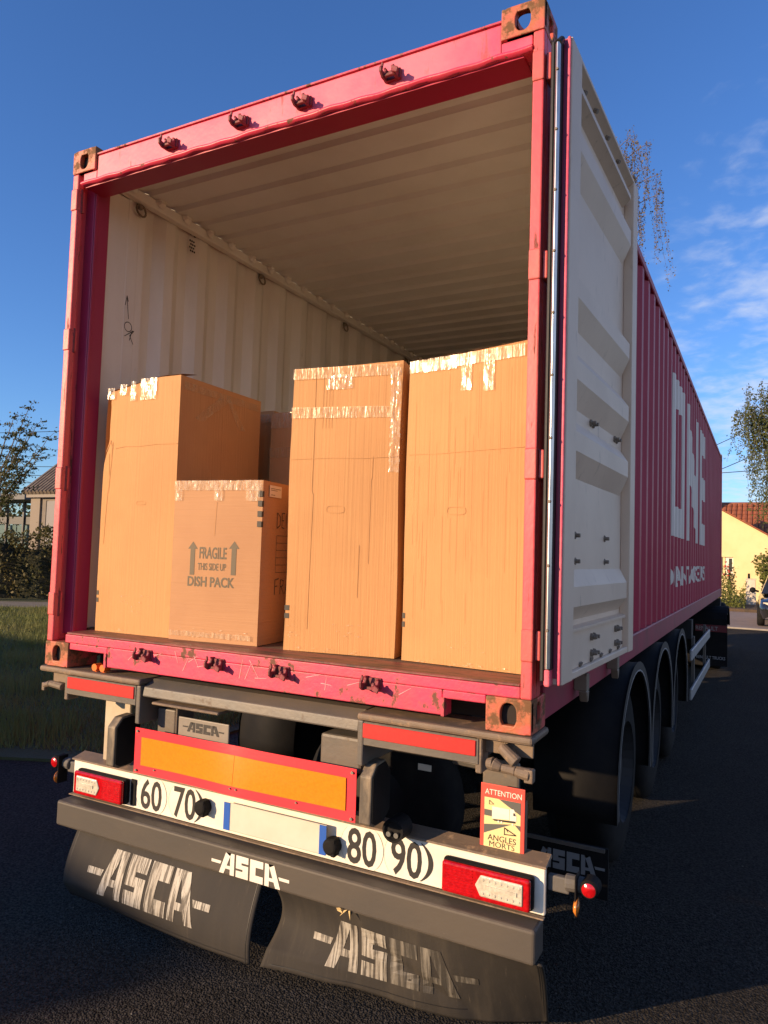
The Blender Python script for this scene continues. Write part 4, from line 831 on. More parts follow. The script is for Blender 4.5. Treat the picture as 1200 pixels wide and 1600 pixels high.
# main frame, axles, wheels, mudguards
for s in (-1, 1):
    b = MB(); x = s * 0.52
    b.box(x - 0.09, x + 0.09, 1.3, 11.6, -0.06, -0.035); b.box(x - 0.009, x + 0.009, 1.3, 11.6, -0.36, -0.0602); b.box(x - 0.09, x + 0.09, 1.3, 11.6, -0.385, -0.3602); b.build('main_beam', m_dark, tr)
    MB().box(s * 0.57, s * 1.23, 5.9, 6.1, -0.2, -0.004).build('outrigger', m_dark, tr); MB().box(s * 0.57, s * 1.23, 11.5, 11.75, -0.2, -0.004).build('outrigger', m_dark, tr)
for y in (1.5, 2.85, 4.1, 6.0, 8.0, 10.0): box('cross_member', m_dark, tr, -0.51, 0.51, y, y + 0.1, -0.32, -0.07)
b = MB(); b.lathe([(-0.09, 0.17), (-0.10, 0.19), (-0.10, 0.38), (-0.07, 0.42), (0.08, 0.42), (0.1, 0.38), (0.1, 0.19)], (0.16, 1.0, -0.66), 1, 40); sw_ = b.build('spare_wheel', m_tyre, tr, smooth=True)
MB().lathe([(-0.085, 0.0), (-0.06, 0.17), (-0.09, 0.19)], (0.16, 1.0, -0.66), 1, 30).build('rim', m_dark, sw_)
box('wheel_sticker', m_plate, sw_, 0.40, 0.47, 0.895, 0.899, -0.46, -0.43)
YA = (2.20, 3.51, 4.82); RW = 0.52; ZA = G + RW
def wheel(s, y):
    cx = s * 0.985
    b = MB(); b.lathe([(-0.19, 0.29), (-0.185, 0.40), (-0.165, 0.49), (-0.13, 0.518), (-0.06, 0.522), (0.06, 0.522), (0.13, 0.518), (0.165, 0.49), (0.185, 0.40), (0.19, 0.29)], (cx, y, ZA), 0, 48)
    for dx in (-0.09, -0.03, 0.03, 0.09): b.lathe([(dx - 0.012, 0.5225), (dx - 0.010, 0.514), (dx + 0.010, 0.514), (dx + 0.012, 0.5225)], (cx, y, ZA), 0, 48)
    t = b.build('wheel', m_tyre, tr, smooth=True)
    MB().lathe([(s * 0.19, 0.295), (s * 0.16, 0.285), (s * 0.09, 0.26), (s * 0.08, 0.12), (s * 0.15, 0.10), (s * 0.16, 0.0)], (cx, y, ZA), 0, 32).build('rim', m_rim, t, smooth=False)
    b = MB()
    for k in range(10):
        a = 6.2832 * k / 10; b.cyl((cx + s * 0.085, y + 0.16 * math.cos(a), ZA + 0.16 * math.sin(a)), (cx + s * 0.115, y + 0.16 * math.cos(a), ZA + 0.16 * math.sin(a)), 0.014, n=6)
    b.build('wheel_nut', m_rim, t); return t
def guard(s, y):
    b = MB(); n = 22; r0 = 0.645
    cx0, cx1 = s * 0.79, s * 1.235
    arc = [(y - r0 * math.cos(a), ZA + r0 * math.sin(a)) for a in [-0.18 + (math.pi + 0.36) * k / n for k in range(n + 1)]]
    b.strip([(p[0], p[1]) for p in arc], 0, cx0, cx1); g = b.build('mudguard', m_black, tr, smooth=True, solid=0.012)
    b = MB(); vs = []
    for p in arc:
        d = Vector((0, y - p[0], ZA - p[1])).normalized()
        vs += [(s * 1.2365, p[0] - d.y * 0.008, p[1] - d.z * 0.008), (s * 1.2365, p[0] + d.y * 0.045, p[1] + d.z * 0.045), (s * 1.226, p[0] + d.y * 0.052, p[1] + d.z * 0.052)]
    b.add(vs, [(3 * i + j, 3 * i + j + 1, 3 * i + 4 + j, 3 * i + 3 + j) for i in range(n) for j in (0, 1)]); b.build('guard_edge', mat('grey_guard_edge', (0.022, 0.022, 0.022), 0.6), g, smooth=False)
    b = MB(); vs = []
    for p in arc:
        d = Vector((0, y - p[0], ZA - p[1])).normalized()
        vs += [(s * 1.2372, p[0] + d.y * 0.040, p[1] + d.z * 0.040), (s * 1.2372, p[0] + d.y * 0.049, p[1] + d.z * 0.049)]
    b.add(vs, [(2 * i, 2 * i + 1, 2 * i + 3, 2 * i + 2) for i in range(n)]); b.build('guard_trim', mat('pale_trim', (0.30, 0.30, 0.30), 0.5), g)
    return g
for y in YA:
    MB().cyl((-0.9, y, ZA), (0.9, y, ZA), 0.075, n=14).build('axle', m_dark, tr)
    for s in (-1, 1): wheel(s, y); guard(s, y)
for s in (-1, 1):                                          # low rubber flap behind the last axle
    q = MB().box(s * 0.80, s * 1.235, 1.33, 1.345, -1.06, -0.815).build('wheel_flap', m_black, tr)
    MB().box(s * 0.80, s * 1.22, 1.315, 1.3295, -0.832, -0.815).build('flap_strip', m_frame, q)
    a, c = (0.84, 1.22) if s > 0 else (-1.22, -0.84)
    printed('logo', mat('grey_logo', (0.22, 0.22, 0.22), 0.6), q, LOGO, a, -0.96, c, -0.865, on_rear(1.3275))
# underrun side rails
for s in (-1, 1):
    for z in (-0.34, -0.735): box('side_rail', m_alu, tr, s * 1.236, s * 1.262, 5.62, 8.35, z - 0.055, z + 0.055, bevel=0.008, seg=2)
    for y in (6.2, 7.9): box('rail_post', m_frame, tr, s * 1.205, s * 1.235, y, y + 0.07, -0.83, -0.2)
    for y in (9.2,): box('landing_leg', m_dark, tr, s * 0.62, s * 0.78, y, y + 0.16, -1.0, -0.05); box('landing_foot', m_dark, tr, s * 0.56, s * 0.84, y - 0.1, y + 0.26, -1.02, -1.0)
box('air_tank', m_dark, tr, -0.42, 0.42, 6.6, 7.5, -0.75, -0.42, bevel=0.08, seg=3)
b = MB(); b.cyl((0.80, 0.36, -0.215), (1.06, 0.36, -0.225), 0.026, n=10); b.box(0.93, 1.08, 0.34, 0.36, -0.30, -0.19); b.build('frame_hanger', m_frame, tr, bevel=0.01, seg=2)

# small things lying on the trailer
op = MB()
for dx in (0, 0.052): op.cyl((-0.885 + dx, 0.03, -0.003), (-0.885 + dx, 0.03, 0.010), 0.009, n=8); op.cyl((-0.885 + dx, 0.012, 0.018), (-0.885 + dx, 0.05, 0.018), 0.017, n=12)
op.box(-0.885, -0.833, 0.028, 0.04, 0.012, 0.022)
tag(op.build('rubber_plug', m_orange), 'small orange plastic plug pair on the left end of the trailer bolster', 'plug')
lf = MB()
for k in range(5):
    a = k * 1.3; lf.add([(0.43 + .012 * k, 0.108, -0.806 + .003 * k), (0.43 + .012 * k + .03 * math.cos(a), 0.100, -0.806 + .02 * math.sin(a)), (0.44 + .012 * k, 0.105, -0.79), (0.425 + .012 * k, 0.106, -0.795)], [(0, 1, 2, 3)])
tag(lf.build('dry_leaf', mat('dry_leaf', (0.50, 0.36, 0.16), 0.8), fix=False), 'curled dry leaf caught between bumper and right spray flap', 'leaf')

# ================================================================== TRACTOR
tk = empty('truck_tractor', (0.05, 10.6, G), 'dark truck tractor in front of the container, its rear fender and mud flap showing', 'truck')
m_cab = mat('dark_cab_paint', (0.03, 0.035, 0.05), 0.3, coat=0.4)
b = MB(); b.prism([(12.55, -0.35), (12.50, 2.15), (13.0, 2.60), (13.9, 2.62), (14.75, 1.35), (14.95, 0.75), (14.98, -0.72), (14.1, -0.74), (14.05, -0.35)], 0, -1.22, 1.02); b.build('cab', m_cab, tk, bevel=0.05, seg=3)
b = MB(); b.prism([(14.06, 2.35), (14.74, 1.42), (14.94, 0.80), (14.96, 0.80), (14.78, 1.42), (14.08, 2.36)], 0, -1.05, 0.9); b.build('windscreen', mat('dark_glass', (0.01, 0.012, 0.014), 0.05, coat=0.5), tk)
for s in (-1, 1):
    box('chassis_rail', m_dark, tk, s * 0.38 - 0.04, s * 0.38 + 0.04, 10.2, 14.6, -0.52, -0.25)
    for y in (11.35, 13.9):
        cx = s * (0.95 if y < 12 else 1.02) + 0.05; hw = 0.28 if y < 12 else 0.16
        b = MB(); b.lathe([(-hw, 0.28), (-hw, 0.44), (-hw + .04, 0.50), (hw - .04, 0.50), (hw, 0.44), (hw, 0.28)], (cx, y, G + 0.5), 0, 40); wk = b.build('wheel', m_tyre, tk, smooth=True)
        MB().lathe([(s * hw, 0.285), (s * (hw - .12), 0.25), (s * (hw - .12), 0.1), (s * hw, 0.0)], (cx, y, G + .5), 0, 28).build('rim', m_rim, wk)
    x0, x1 = (0.88, 1.37) if s > 0 else (-1.28, -0.80)
    b = MB(); pf = [(11.35 - 0.62 * math.cos(a), G + 0.5 + 0.56 * math.sin(a)) for a in [0.35 + 2.4 * k / 12 for k in range(13)]]
    pf = [(10.66, -0.44), (10.66, -0.30), (10.72, -0.20)] + [q for q in pf if q[0] > 10.9]
    b.strip(pf, 0, x0, x1); fd = b.build('fender', m_black, tk, solid=0.02, bevel=0.0)
    mf = box('mud_flap', m_black, tk, x0 + 0.01, x1 + .01, 10.64, 10.655, -1.06, -0.44)
    box('flap_stripe', mat('dull_red', (0.16, 0.015, 0.02), 0.5), mf, x0 + .02, x1, 10.625, 10.6385, -0.51, -0.40)
    if s > 0:
        printed('lettering', mat('dull_white', (0.30, 0.30, 0.31), 0.6), mf, text2d('RENAULT', 0.01), x0 + .03, -0.488, x0 + .36, -0.425, on_rear(10.6235))
        printed('lettering', mat('dull_white', (0.3, 0.3, 0.31), 0.6), mf, text2d('RENAULT TRUCKS', 0.012), x0 + .04, -0.955, x1 - .02, -0.905, on_rear(10.638))
b = MB(); b.box(-0.9, 0.95, 12.0, 12.3, -0.25, 1.9); b.build('cab_rear_panel', m_dark, tk)

# ================================================================== VEGETATION
def leaf_mesh(name, pts, size, m, parent=None, var=0.5, up=0.0, aspect=0.6, kind=None, dirs=None):
    pts = np.asarray(pts, float); n = len(pts)
    d = rng.normal(size=(n, 3)); d[:, 2] += up
    if dirs is not None: d = d * 0.6 + dirs
    d /= np.linalg.norm(d, axis=1)[:, None]
    a = np.cross(d, rng.normal(size=(n, 3))); a /= np.linalg.norm(a, axis=1)[:, None]
    s = size * (1 + var * rng.uniform(-1, 1, n))[:, None]
    P0 = pts - d * s * .5; P2 = pts + d * s * .5; P1 = pts + a * s * aspect * .5; P3 = pts - a * s * aspect * .5
    V = np.stack([P0, P1, P2, P3], 1).reshape(-1, 3)
    o0 = V.mean(0); off = Vector(wl(parent)) if parent else Vector((0, 0, 0))
    me = bpy.data.meshes.new(name); me.vertices.add(4 * n); me.vertices.foreach_set('co', (V - o0).ravel())
    me.loops.add(4 * n); me.loops.foreach_set('vertex_index', np.arange(4 * n, dtype=np.int32)); me.polygons.add(n)
    me.polygons.foreach_set('loop_start', np.arange(0, 4 * n, 4, dtype=np.int32)); me.update(calc_edges=True); me.materials.append(m)
    o = bpy.data.objects.new(name, me); COL.objects.link(o); o.location = Vector(o0) - off
    if parent: o.parent = parent
    if kind: o['kind'] = kind
    return o
def leafmat(name, c1, c2, sc_=2.0, rough=0.6):
    m = mat(name, c1, rough, col2=c2, nscale=sc_, lo=0.3, hi=0.7, spec=0.3)
    t = m.node_tree; b = t.nodes['Principled BSDF']; out = t.nodes['Material Output']
    tr_ = t.nodes.new('ShaderNodeBsdfTranslucent'); mxs = t.nodes.new('ShaderNodeMixShader'); mxs.inputs[0].default_value = 0.25
    src = b.inputs['Base Color'].links[0].from_socket; t.links.new(src, tr_.inputs[0])
    t.links.new(b.outputs[0], mxs.inputs[1]); t.links.new(tr_.outputs[0], mxs.inputs[2]); t.links.new(mxs.outputs[0], out.inputs[0]); return m
m_bark = mat('bark', (0.10, 0.075, 0.055), 0.9, col2=(0.16, 0.13, 0.10), nscale=8, bump=0.6, bscale=20, bdist=0.01)
m_birchbark = mat('birch_bark', (0.42, 0.38, 0.33), 0.8, col2=(0.14, 0.11, 0.09), nscale=5, stretch=(1, 1, 4), lo=0.5, hi=0.65)
m_birch = leafmat('birch_leaf', (0.070, 0.092, 0.026), (0.115, 0.125, 0.04), 3)
m_birchy = leafmat('yellowing_birch_leaf', (0.20, 0.14, 0.055), (0.12, 0.10, 0.035), 3)
m_oak = leafmat('dark_leaf', (0.060, 0.075, 0.022), (0.105, 0.095, 0.032), 2)
m_hedge = leafmat('hedge_leaf', (0.075, 0.080, 0.024), (0.12, 0.095, 0.034), 2.5)
m_weed = leafmat('weed_leaf', (0.10, 0.13, 0.025), (0.17, 0.17, 0.04), 3)
m_grass = leafmat('grass_blade', (0.13, 0.155, 0.040), (0.19, 0.185, 0.058), 0.8)

def weeping(t, base, tips, drop, nst, lm, leaf, trunk_r, per=26, extra=None):
    """birch: trunk, arching limbs ending at TIPS, hanging strands with small leaves"""
    bx_, by_, bz = base; top = max(q[2] for q in tips) * 0.93
    b = MB(); pts = [(bx_ + .1 * math.sin(k), by_ + .08 * math.cos(k * 1.3), bz + (top - bz) * k / 7) for k in range(8)]
    b.tube(pts, [trunk_r * (1 - .115 * k) for k in range(8)], 10); b.build('trunk', m_birchbark, t, smooth=True)
    br = MB(); P = []; Dd = []
    for tip in tips:
        z0 = bz + (tip[2] - bz) * random.uniform(.62, .82); st = Vector((bx_, by_, min(z0, top))); e = Vector(tip)
        mid = st.lerp(e, .55) + Vector((0, 0, (e.z - st.z) * .35 + .25)); last = st; limb = [st]
        for k in range(1, 9):
            f = k / 8; q = st * (1 - f) ** 2 + mid * 2 * f * (1 - f) + e * f * f; limb.append(q)
        br.tube([tuple(q) for q in limb], [trunk_r * .22 * (1 - .105 * k) for k in range(9)], 5)
        for _ in range(nst):
            f = random.uniform(.35, 1.0); i = min(7, int(f * 8)); s0 = limb[i].lerp(limb[i + 1], f * 8 - i)
            s0 = s0 + Vector((random.gauss(0, .18), random.gauss(0, .25), random.uniform(-.05, .25))); ln = drop * random.uniform(.25, 1.2); bend = Vector((random.gauss(0, .12), random.gauss(0, .12), 0))
            sp = [s0 + bend * (k / 5) * ln + Vector((0, 0, -ln * (k / 5) ** 1.15)) for k in range(6)]
            br.tube([tuple(q) for q in sp], [.006, .005, .0045, .004, .0035, .003], 3)
            for _k in range(int(per * ln / drop)):
                f2 = random.random(); i2 = min(4, int(f2 * 5)); q = sp[i2].lerp(sp[i2 + 1], f2 * 5 - i2)
                P.append((q.x + random.gauss(0, .05), q.y + random.gauss(0, .05), q.z + random.gauss(0, .04))); Dd.append((0, 0, -1))
    br.build('branch', m_bark, t)
    leaf_mesh('crown', P, leaf, lm, t, .45, aspect=.7, dirs=np.array(Dd) * .7)
bt = empty('birch_tree', (3.6, 26.0, G), 'leafy weeping birch in front of the yellow house at the right edge', 'tree')
tipsR = [(0.95, 25.2, 5.75), (1.15, 25.6, 6.15), (1.5, 25, 6.45), (1.9, 25.6, 6.9), (1.55, 25.6, 4.9), (1.75, 25, 4.3), (1.85, 25.8, 3.6), (1.95, 25.3, 2.9), (2.2, 25.2, 5.6), (2.4, 26.2, 6.3), (2.5, 25.6, 4.3), (2.6, 25.2, 7.6), (3.2, 26.6, 8.4), (3.9, 25.4, 8.8), (4.6, 26.4, 8.0), (5.2, 25.6, 7.0), (5.6, 26.3, 5.6), (4.4, 27.0, 6.2), (3.5, 24.8, 6.2), (1.6, 26.2, 5.9), (2.1, 26.4, 5.0)]
weeping(bt, (3.6, 26.0, G), tipsR, 1.6, 27, m_birch, .062, .16, per=95)
b2 = empty('birch_tree', (-7.3, 30.8, G), 'tall thinning birch behind the container, its yellowing branch tips hanging past the open door', 'tree')
tipsL = [(-2.6, 17, 13.7), (-2.1, 17.1, 12.75), (-1.15, 17, 11.9), (-0.75, 17, 11.6), (-0.5, 17.2, 10.8), (-0.85, 17.1, 11.0), (-1.2, 17.3, 11.4), (-3.3, 17.4, 13.2), (-4.2, 17.8, 12.8), (-5.0, 17.3, 11.6), (-4.6, 18.2, 10.6), (-2.2, 18.0, 11.2), (-1.6, 17.6, 11.1), (-0.55, 17.3, 10.3)]
tipsL = [(1.909 + (x - 1.909) * 1.67, -2.41 + (y + 2.41) * 1.67, .6 + (z - .6) * 1.67) for x, y, z in tipsL]
weeping(b2, (-7.3, 30.8, G), tipsL, 4.0, 34, m_birchy, .072, .3, per=80)
# tree at the left edge with spreading leafy twigs
lt = empty('apple_tree', (-18.8, 11.2, G), 'leafy tree at the left edge reaching its bare-tipped twigs over the hedge', 'tree')
b = MB(); b.tube([(-18.8, 11.2, G), (-18.7, 11.2, .2), (-18.55, 11.2, 1.5), (-18.5, 11.1, 3.0), (-18.4, 11.1, 3.9)], [.16, .14, .11, .07, .03], 10); b.build('trunk', m_bark, lt, smooth=True)
br = MB(); P = []
for tip, h0 in [((-16.60, 11, 4.62), 1.8), ((-15.60, 11, 3.68), 1.2), ((-16.05, 11, 3.12), 1.0), ((-16.55, 11, 3.80), 1.6), ((-17.0, 11.1, 2.6), .9), ((-17.2, 11, 2.15), .6), ((-17.3, 11, 4.35), 2.2), ((-16.8, 10.9, 2.75), 1.1), ((-19.6, 11, 4.4), 2.0), ((-20.5, 11.2, 4.2), 1.8), ((-20.2, 11, 3.0), 1.2), ((-18.6, 10.9, 4.5), 2.4), ((-16.95, 11.1, 3.35), 1.4), ((-16.3, 11.1, 4.1), 1.7), ((-17.0, 11.1, 4.0), 1.6)]:
    st = Vector((-18.6, 11.2, h0)); e = Vector(tip); mid = st.lerp(e, .5) + Vector((0, 0, .22)); prev = st; q_ = [st]
    for k in range(1, 11):
        f = k / 10; q_.append(st * (1 - f) ** 2 + mid * 2 * f * (1 - f) + e * f * f + Vector((0, 0, .05 * math.sin(k * 2.1 + h0))))
    br.tube([tuple(q) for q in q_], [.03 * (1 - .085 * k) for k in range(11)], 5)
    for i in range(2, 10):
        for _ in range(2):
            s0 = q_[i]; e2 = s0 + Vector((random.uniform(.05, .36), random.gauss(0, .2), random.uniform(-.10, .13))); br.tube([tuple(s0), tuple(e2)], [.008, .004], 4)
            for _k in range(17):
                f = random.random(); P.append(tuple(s0.lerp(e2, f) + Vector((random.gauss(0, .028), random.gauss(0, .05), random.gauss(0, .028)))))
    for i in range(4, 11):
        for _k in range(11): P.append(tuple(q_[i] + Vector((random.gauss(0, .07), random.gauss(0, .07), random.gauss(0, .045)))))
br.build('branch', m_bark, lt); leaf_mesh('crown', P, .072, m_oak, lt, .4)
# hedge
hg = empty('hedge', (-18.2, 12.2, G), 'long dark hedge between lawn path and the small hut at the left', 'hedge')
n = 62000; along = rng.uniform(0, 1, n); hA = np.array((-34.0, 2.0)); hB = np.array((-9.0, 19.6))
pos = hA + (hB - hA) * along[:, None]; nrm = np.array((17.6, -25.0)); nrm = -nrm / np.linalg.norm(nrm) * -1
dep = rng.uniform(-.75, .55, n); hgt = rng.uniform(0, 1, n) ** .8
top = 2.05 + .16 * np.sin(along * 63) + .10 * np.sin(along * 151 + 1) + .07 * np.sin(along * 377)
dep2 = dep * (1.05 - .35 * hgt) + .12 * np.sin(along * 240 + hgt * 9)
leaf_mesh('foliage', np.stack([pos[:, 0] + nrm[0] * dep2, pos[:, 1] + nrm[1] * dep2, G + .03 + hgt * top + rng.normal(0, .05, n)], 1), .095, m_hedge, hg, .5)
b = MB(); dv = Vector((25.0, 17.6, 0)).normalized(); nv = Vector((-dv.y, dv.x, 0))
b.grid(lambda a, c: tuple(Vector((-34 + 25 * a, 2 + 17.6 * a, 0)) + nv * ((-.30, -.26, 0, .26, .30)[int(round(c * 4))] + .08 * math.sin(a * 200)) + Vector((0, 0, G + (0, 1.45, 1.65, 1.45, 0)[int(round(c * 4))] + .12 * math.sin(a * 90)))), 80, 4)
b.build('dark_core', mat('hedge_core', (0.018, 0.020, 0.008), 0.95, bump=0.8, bscale=12, bdist=0.08), hg)  # dark solid core filling the hedge behind its leaves
# lawn grass
n = 110000; t_ = rng.uniform(0, 1, n) ** 1.5; lat = rng.uniform(-1, 1, n)
X = -2.7 - 15.5 * t_ + lat * (1.6 + 1.2 * t_); Y = 1.3 + 9.6 * t_ + lat * (2.0 + 1.5 * t_)
ok = ((X < -2.75) & (Y > 2.2 - (-X - 2.65) * -0.0 - .46 * (-X - 2.62)) & (Y < 19.4 + (X + 4.0) * .755 - .25)); X, Y = X[ok], Y[ok]; n = len(X)
h = (.05 + .07 * rng.random(n)) * (1 + .8 * (np.sin(X * 1.9) * np.sin(Y * 2.3) > .45)); th = rng.uniform(0, 6.283, n); wd = .0035 + .0045 * t_[ok]
lean = rng.normal(0, .035, (n, 2))
V = np.stack([np.stack([X - np.cos(th) * wd, Y - np.sin(th) * wd, np.full(n, G + .02)], 1), np.stack([X + np.cos(th) * wd, Y + np.sin(th) * wd, np.full(n, G + .02)], 1), np.stack([X + lean[:, 0], Y + lean[:, 1], G + .02 + h], 1)], 1).reshape(-1, 3)
me = bpy.data.meshes.new('grass'); me.vertices.add(3 * n); me.vertices.foreach_set('co', V.ravel()); me.loops.add(3 * n); me.loops.foreach_set('vertex_index', np.arange(3 * n, dtype=np.int32)); me.polygons.add(n); me.polygons.foreach_set('loop_start', np.arange(0, 3 * n, 3, dtype=np.int32)); me.update(calc_edges=True); me.materials.append(m_grass)
go = bpy.data.objects.new('grass', me); COL.objects.link(go); tag(go, 'short lawn grass beside the road on the left', 'grass', kind='stuff')
b = MB(); rs_ = random.Random(5)
for _ in range(260):
    x = rs_.uniform(-3.2, 3.2); y = rs_.uniform(-1.2, 7.5) ; r_ = rs_.uniform(.0015, .006)
    if abs(x) < 1.28 and y > .3: continue
    if x < -2.8 and y > 1.8: continue
    b.cyl((x, y, G - .001), (x + rs_.uniform(-.3, .3) * r_, y + rs_.uniform(-.3, .3) * r_, G + r_ * 1.1), r_, r_ * rs_.uniform(.3, .7), n=5)
tag(b.build('gravel', mat('grit', (0.13, 0.12, 0.105), 0.9)), 'loose grit scattered on the asphalt', 'gravel', kind='stuff')
# weeds and shrubs in front of the yellow house
P = np.stack([rng.uniform(-2.4, 1.25, 5200), rng.uniform(28.0, 31.5, 5200), np.zeros(5200)], 1); P[:, 2] = G + .15 + rng.uniform(0, 1, 5200) ** 1.4 * (.85 + .35 * np.sin(P[:, 0] * 5) + .2 * np.sin(P[:, 0] * 13 + P[:, 1] * 3))
tag(leaf_mesh('weeds', P, .12, m_weed, None, .5, aspect=.35, up=.8), 'green weeds growing along the garden edge by the yellow wall', 'weeds', kind='stuff')
def shrub(name, label, c, r, h_, n_, lm, leaf, sparse=1.0):
    t = empty(name, (c[0], c[1], G + .14), label, 'shrub'); b = MB(); P = []
    for k in range(11):
        a = random.uniform(0, 6.28); e = Vector((c[0] + r * random.uniform(.3, 1) * math.cos(a), c[1] + r * random.uniform(.3, 1) * math.sin(a), G + .14 + h_ * random.uniform(.6, 1.05))); s0 = Vector((c[0] + random.gauss(0, .04), c[1], G + .1))
        mid = s0.lerp(e, .5) + Vector((0, 0, .15)); q = [s0 * (1 - f) ** 2 + mid * 2 * f * (1 - f) + e * f * f for f in [i / 6 for i in range(7)]]
        b.tube([tuple(p) for p in q], [.014, .012, .010, .008, .007, .006, .004], 5)
        for _ in range(n_ // 11):
            f = random.uniform(.3, 1); i = min(5, int(f * 6)); p = q[i].lerp(q[i + 1], f * 6 - i); P.append(tuple(p + Vector((random.gauss(0, .09), random.gauss(0, .09), random.gauss(0, .07)))))
    b.build('stem', m_bark, t); leaf_mesh('foliage', P, leaf, lm, t, .5); return t
rs = shrub('rose_bush', 'rose bush with red blooms tied to a green stake under the small window', (0.62, 31.9), .36, 1.75, 460, m_oak, .085)
for k in range(9):
    b = MB(); c = (0.58 + random.gauss(-.06, .16), 31.7 + random.gauss(0, .12), G + 1.55 + random.gauss(0, .16)); b.lathe([(-.03, 0), (-.02, .04), (.02, .05), (.03, .02)], c, 2, 7); b.build('bloom', mat('red_bloom', (0.45, 0.05, 0.035), 0.6), rs); MB().cyl((.60, 31.8, G), (.60, 31.8, G + 1.45), .032, n=8).build('stake', mat('green_stake', (0.02, 0.045, 0.02), 0.6), rs)
shrub('garden_shrub', 'tall leafy shrub behind the white gate pillar', (2.15, 32.0), .75, 2.3, 1300, m_weed, .13)
pl = empty('gate_pillar', (1.42, 31.4, G + .14), 'white rendered gate pillar between the weeds and the parked car', 'pillar')
m_rend = mat('white_render', (0.62, 0.55, 0.46), 0.8, col2=(0.52, 0.45, 0.36), nscale=5, bump=0.3, bscale=30)
b = MB().box(1.22, 1.60, 31.2, 31.6, G + .14, G + .66); b.build('pillar_base', m_rend, pl, bevel=.01); b = MB().box(1.235, 1.585, 31.21, 31.59, G + .665, G + 1.16); b.build('pillar_shaft', m_rend, pl, bevel=.01); b = MB().box(1.21, 1.61, 31.19, 31.61, G + 1.162, G + 1.21); b.build('pillar_cap', m_rend, pl, bevel=.012)
MB().cyl((1.34, 31.35, G + 1.21), (1.34, 31.35, G + 1.42), .05, .04, n=8).build('pillar_lamp', m_black, pl)
wl_ = box('garden_wall', m_rend, None, 0.35, 1.2, 31.0, 31.2, G + .13, G + .36, bevel=.012); tag(wl_, 'low white garden wall stub left of the gate pillar', 'wall')

# ================================================================== YELLOW HOUSE
hs2 = empty('yellow_house', (2, 36, G), 'yellow rendered house with orange tiled roof beyond the truck at right', 'house')
m_yel = mat('yellow_render', (0.74, 0.60, 0.32), 0.88, col2=(0.68, 0.545, 0.28), nscale=1.5, bump=0.3, bscale=20, col3=(0.58, 0.44, 0.20), n3=3, lo3=0.62, hi3=0.8)
yF = 34.0
# gable wall with a window opening
wx0, wx1, wz0, wz1 = 0.18, 0.66, 0.18, 0.92
prof_top = lambda x: 3.02 - 0.60 * (x - 0.2) if x > -1.6 else 4.1
b = MB()
xs = [-4.5, -1.6, wx0, wx1, 4.2]
for a, c in zip(xs[:-1], xs[1:]):
    lo_ = [(G, None)]
    if (a, c) == (wx0, wx1):
        b.add([(a, yF, G), (c, yF, G), (c, yF, wz0), (a, yF, wz0)], [(0, 1, 2, 3)]); b.add([(a, yF, wz1), (c, yF, wz1), (c, yF, prof_top(c)), (a, yF, prof_top(a))], [(0, 1, 2, 3)])
    else: b.add([(a, yF, G), (c, yF, G), (c, yF, prof_top(c) if c > -1.61 else 4.1), (a, yF, prof_top(a) if a > -1.61 else 2.4)], [(0, 1, 2, 3)])
for a in (wx0, wx1): b.add([(a, yF, wz0), (a, yF + .16, wz0), (a, yF + .16, wz1), (a, yF, wz1)], [(0, 1, 2, 3)])
for z in (wz0, wz1): b.add([(wx0, yF, z), (wx1, yF, z), (wx1, yF + .16, z), (wx0, yF + .16, z)], [(0, 1, 2, 3)])
b.add([(4.2, yF, G), (4.2, yF + 6, G), (4.2, yF + 6, prof_top(4.2)), (4.2, yF, prof_top(4.2))], [(0, 1, 2, 3)]); b.add([(-4.5, yF, G), (-4.5, yF + 6, G), (-4.5, yF + 6, 2.4), (-4.5, yF, 2.4)], [(0, 1, 2, 3)])
b.build('wall', m_yel, hs2)
wn = box('window', m_white, hs2, wx0 + .001, wx1 - .001, yF + .10, yF + .13, wz0 + .001, wz1 - .001)
box('pane', mat('window_dark', (0.05, 0.055, 0.06), 0.1), wn, wx0 + .30, wx1 - .05, yF + .09, yF + .098, wz0 + .08, wz1 - .06); box('shutter', m_yel, wn, wx0 + .02, wx0 + .15, yF + .07, yF + .098, wz0 + .02, wz1 - .02); box('sill', m_white, wn, wx0 - .05, wx1 + .05, yF - .05, yF - .002, wz0 - .06, wz0 - .005)
m_tile = mat('orange_tile', (0.36, 0.105, 0.042), 0.85, col2=(0.24, 0.07, 0.032), nscale=6, lo=0.3, hi=0.7, col3=(0.40, 0.18, 0.09), n3=12, lo3=0.55, hi3=0.7)
b = MB()                                              # mono-pitch roof over the gable wall
b.add([(-1.6, yF - .12, 4.17), (4.6, yF - .12, .46), (4.6, yF + .5, .46), (-1.6, yF + .5, 4.17), (-1.6, yF - .12, 4.12), (4.6, yF - .12, .41), (4.6, yF + .5, .41), (-1.6, yF + .5, 4.12)], [(0, 1, 2, 3), (4, 7, 6, 5), (0, 4, 5, 1), (1, 5, 6, 2), (3, 2, 6, 7), (0, 3, 7, 4)])
b.build('verge', m_tile, hs2)
b = MB()                                              # main roof behind, facing the street, with rows of curved tiles
x = -4.6; k = 0
while x < 9.0:
    for j in range(14):
        y0, z0 = yF + .6 + .44 * j, .45 + .245 * j
        for q in range(4):
            a0, a1 = math.pi * q / 4, math.pi * (q + 1) / 4
            xa, xb = x + .12 - .12 * math.cos(a0), x + .12 - .12 * math.cos(a1); ha, hb_ = .055 * math.sin(a0), .055 * math.sin(a1)
            b.add([(xa, y0, z0 + ha + .02), (xb, y0, z0 + hb_ + .02), (xb, y0 + .46, z0 + hb_ + .25), (xa, y0 + .46, z0 + ha + .25)], [(0, 1, 2, 3)])
    x += .25; k += 1
tag(b.build('roof_tile', m_tile, hs2, fix=False), kind='stuff')
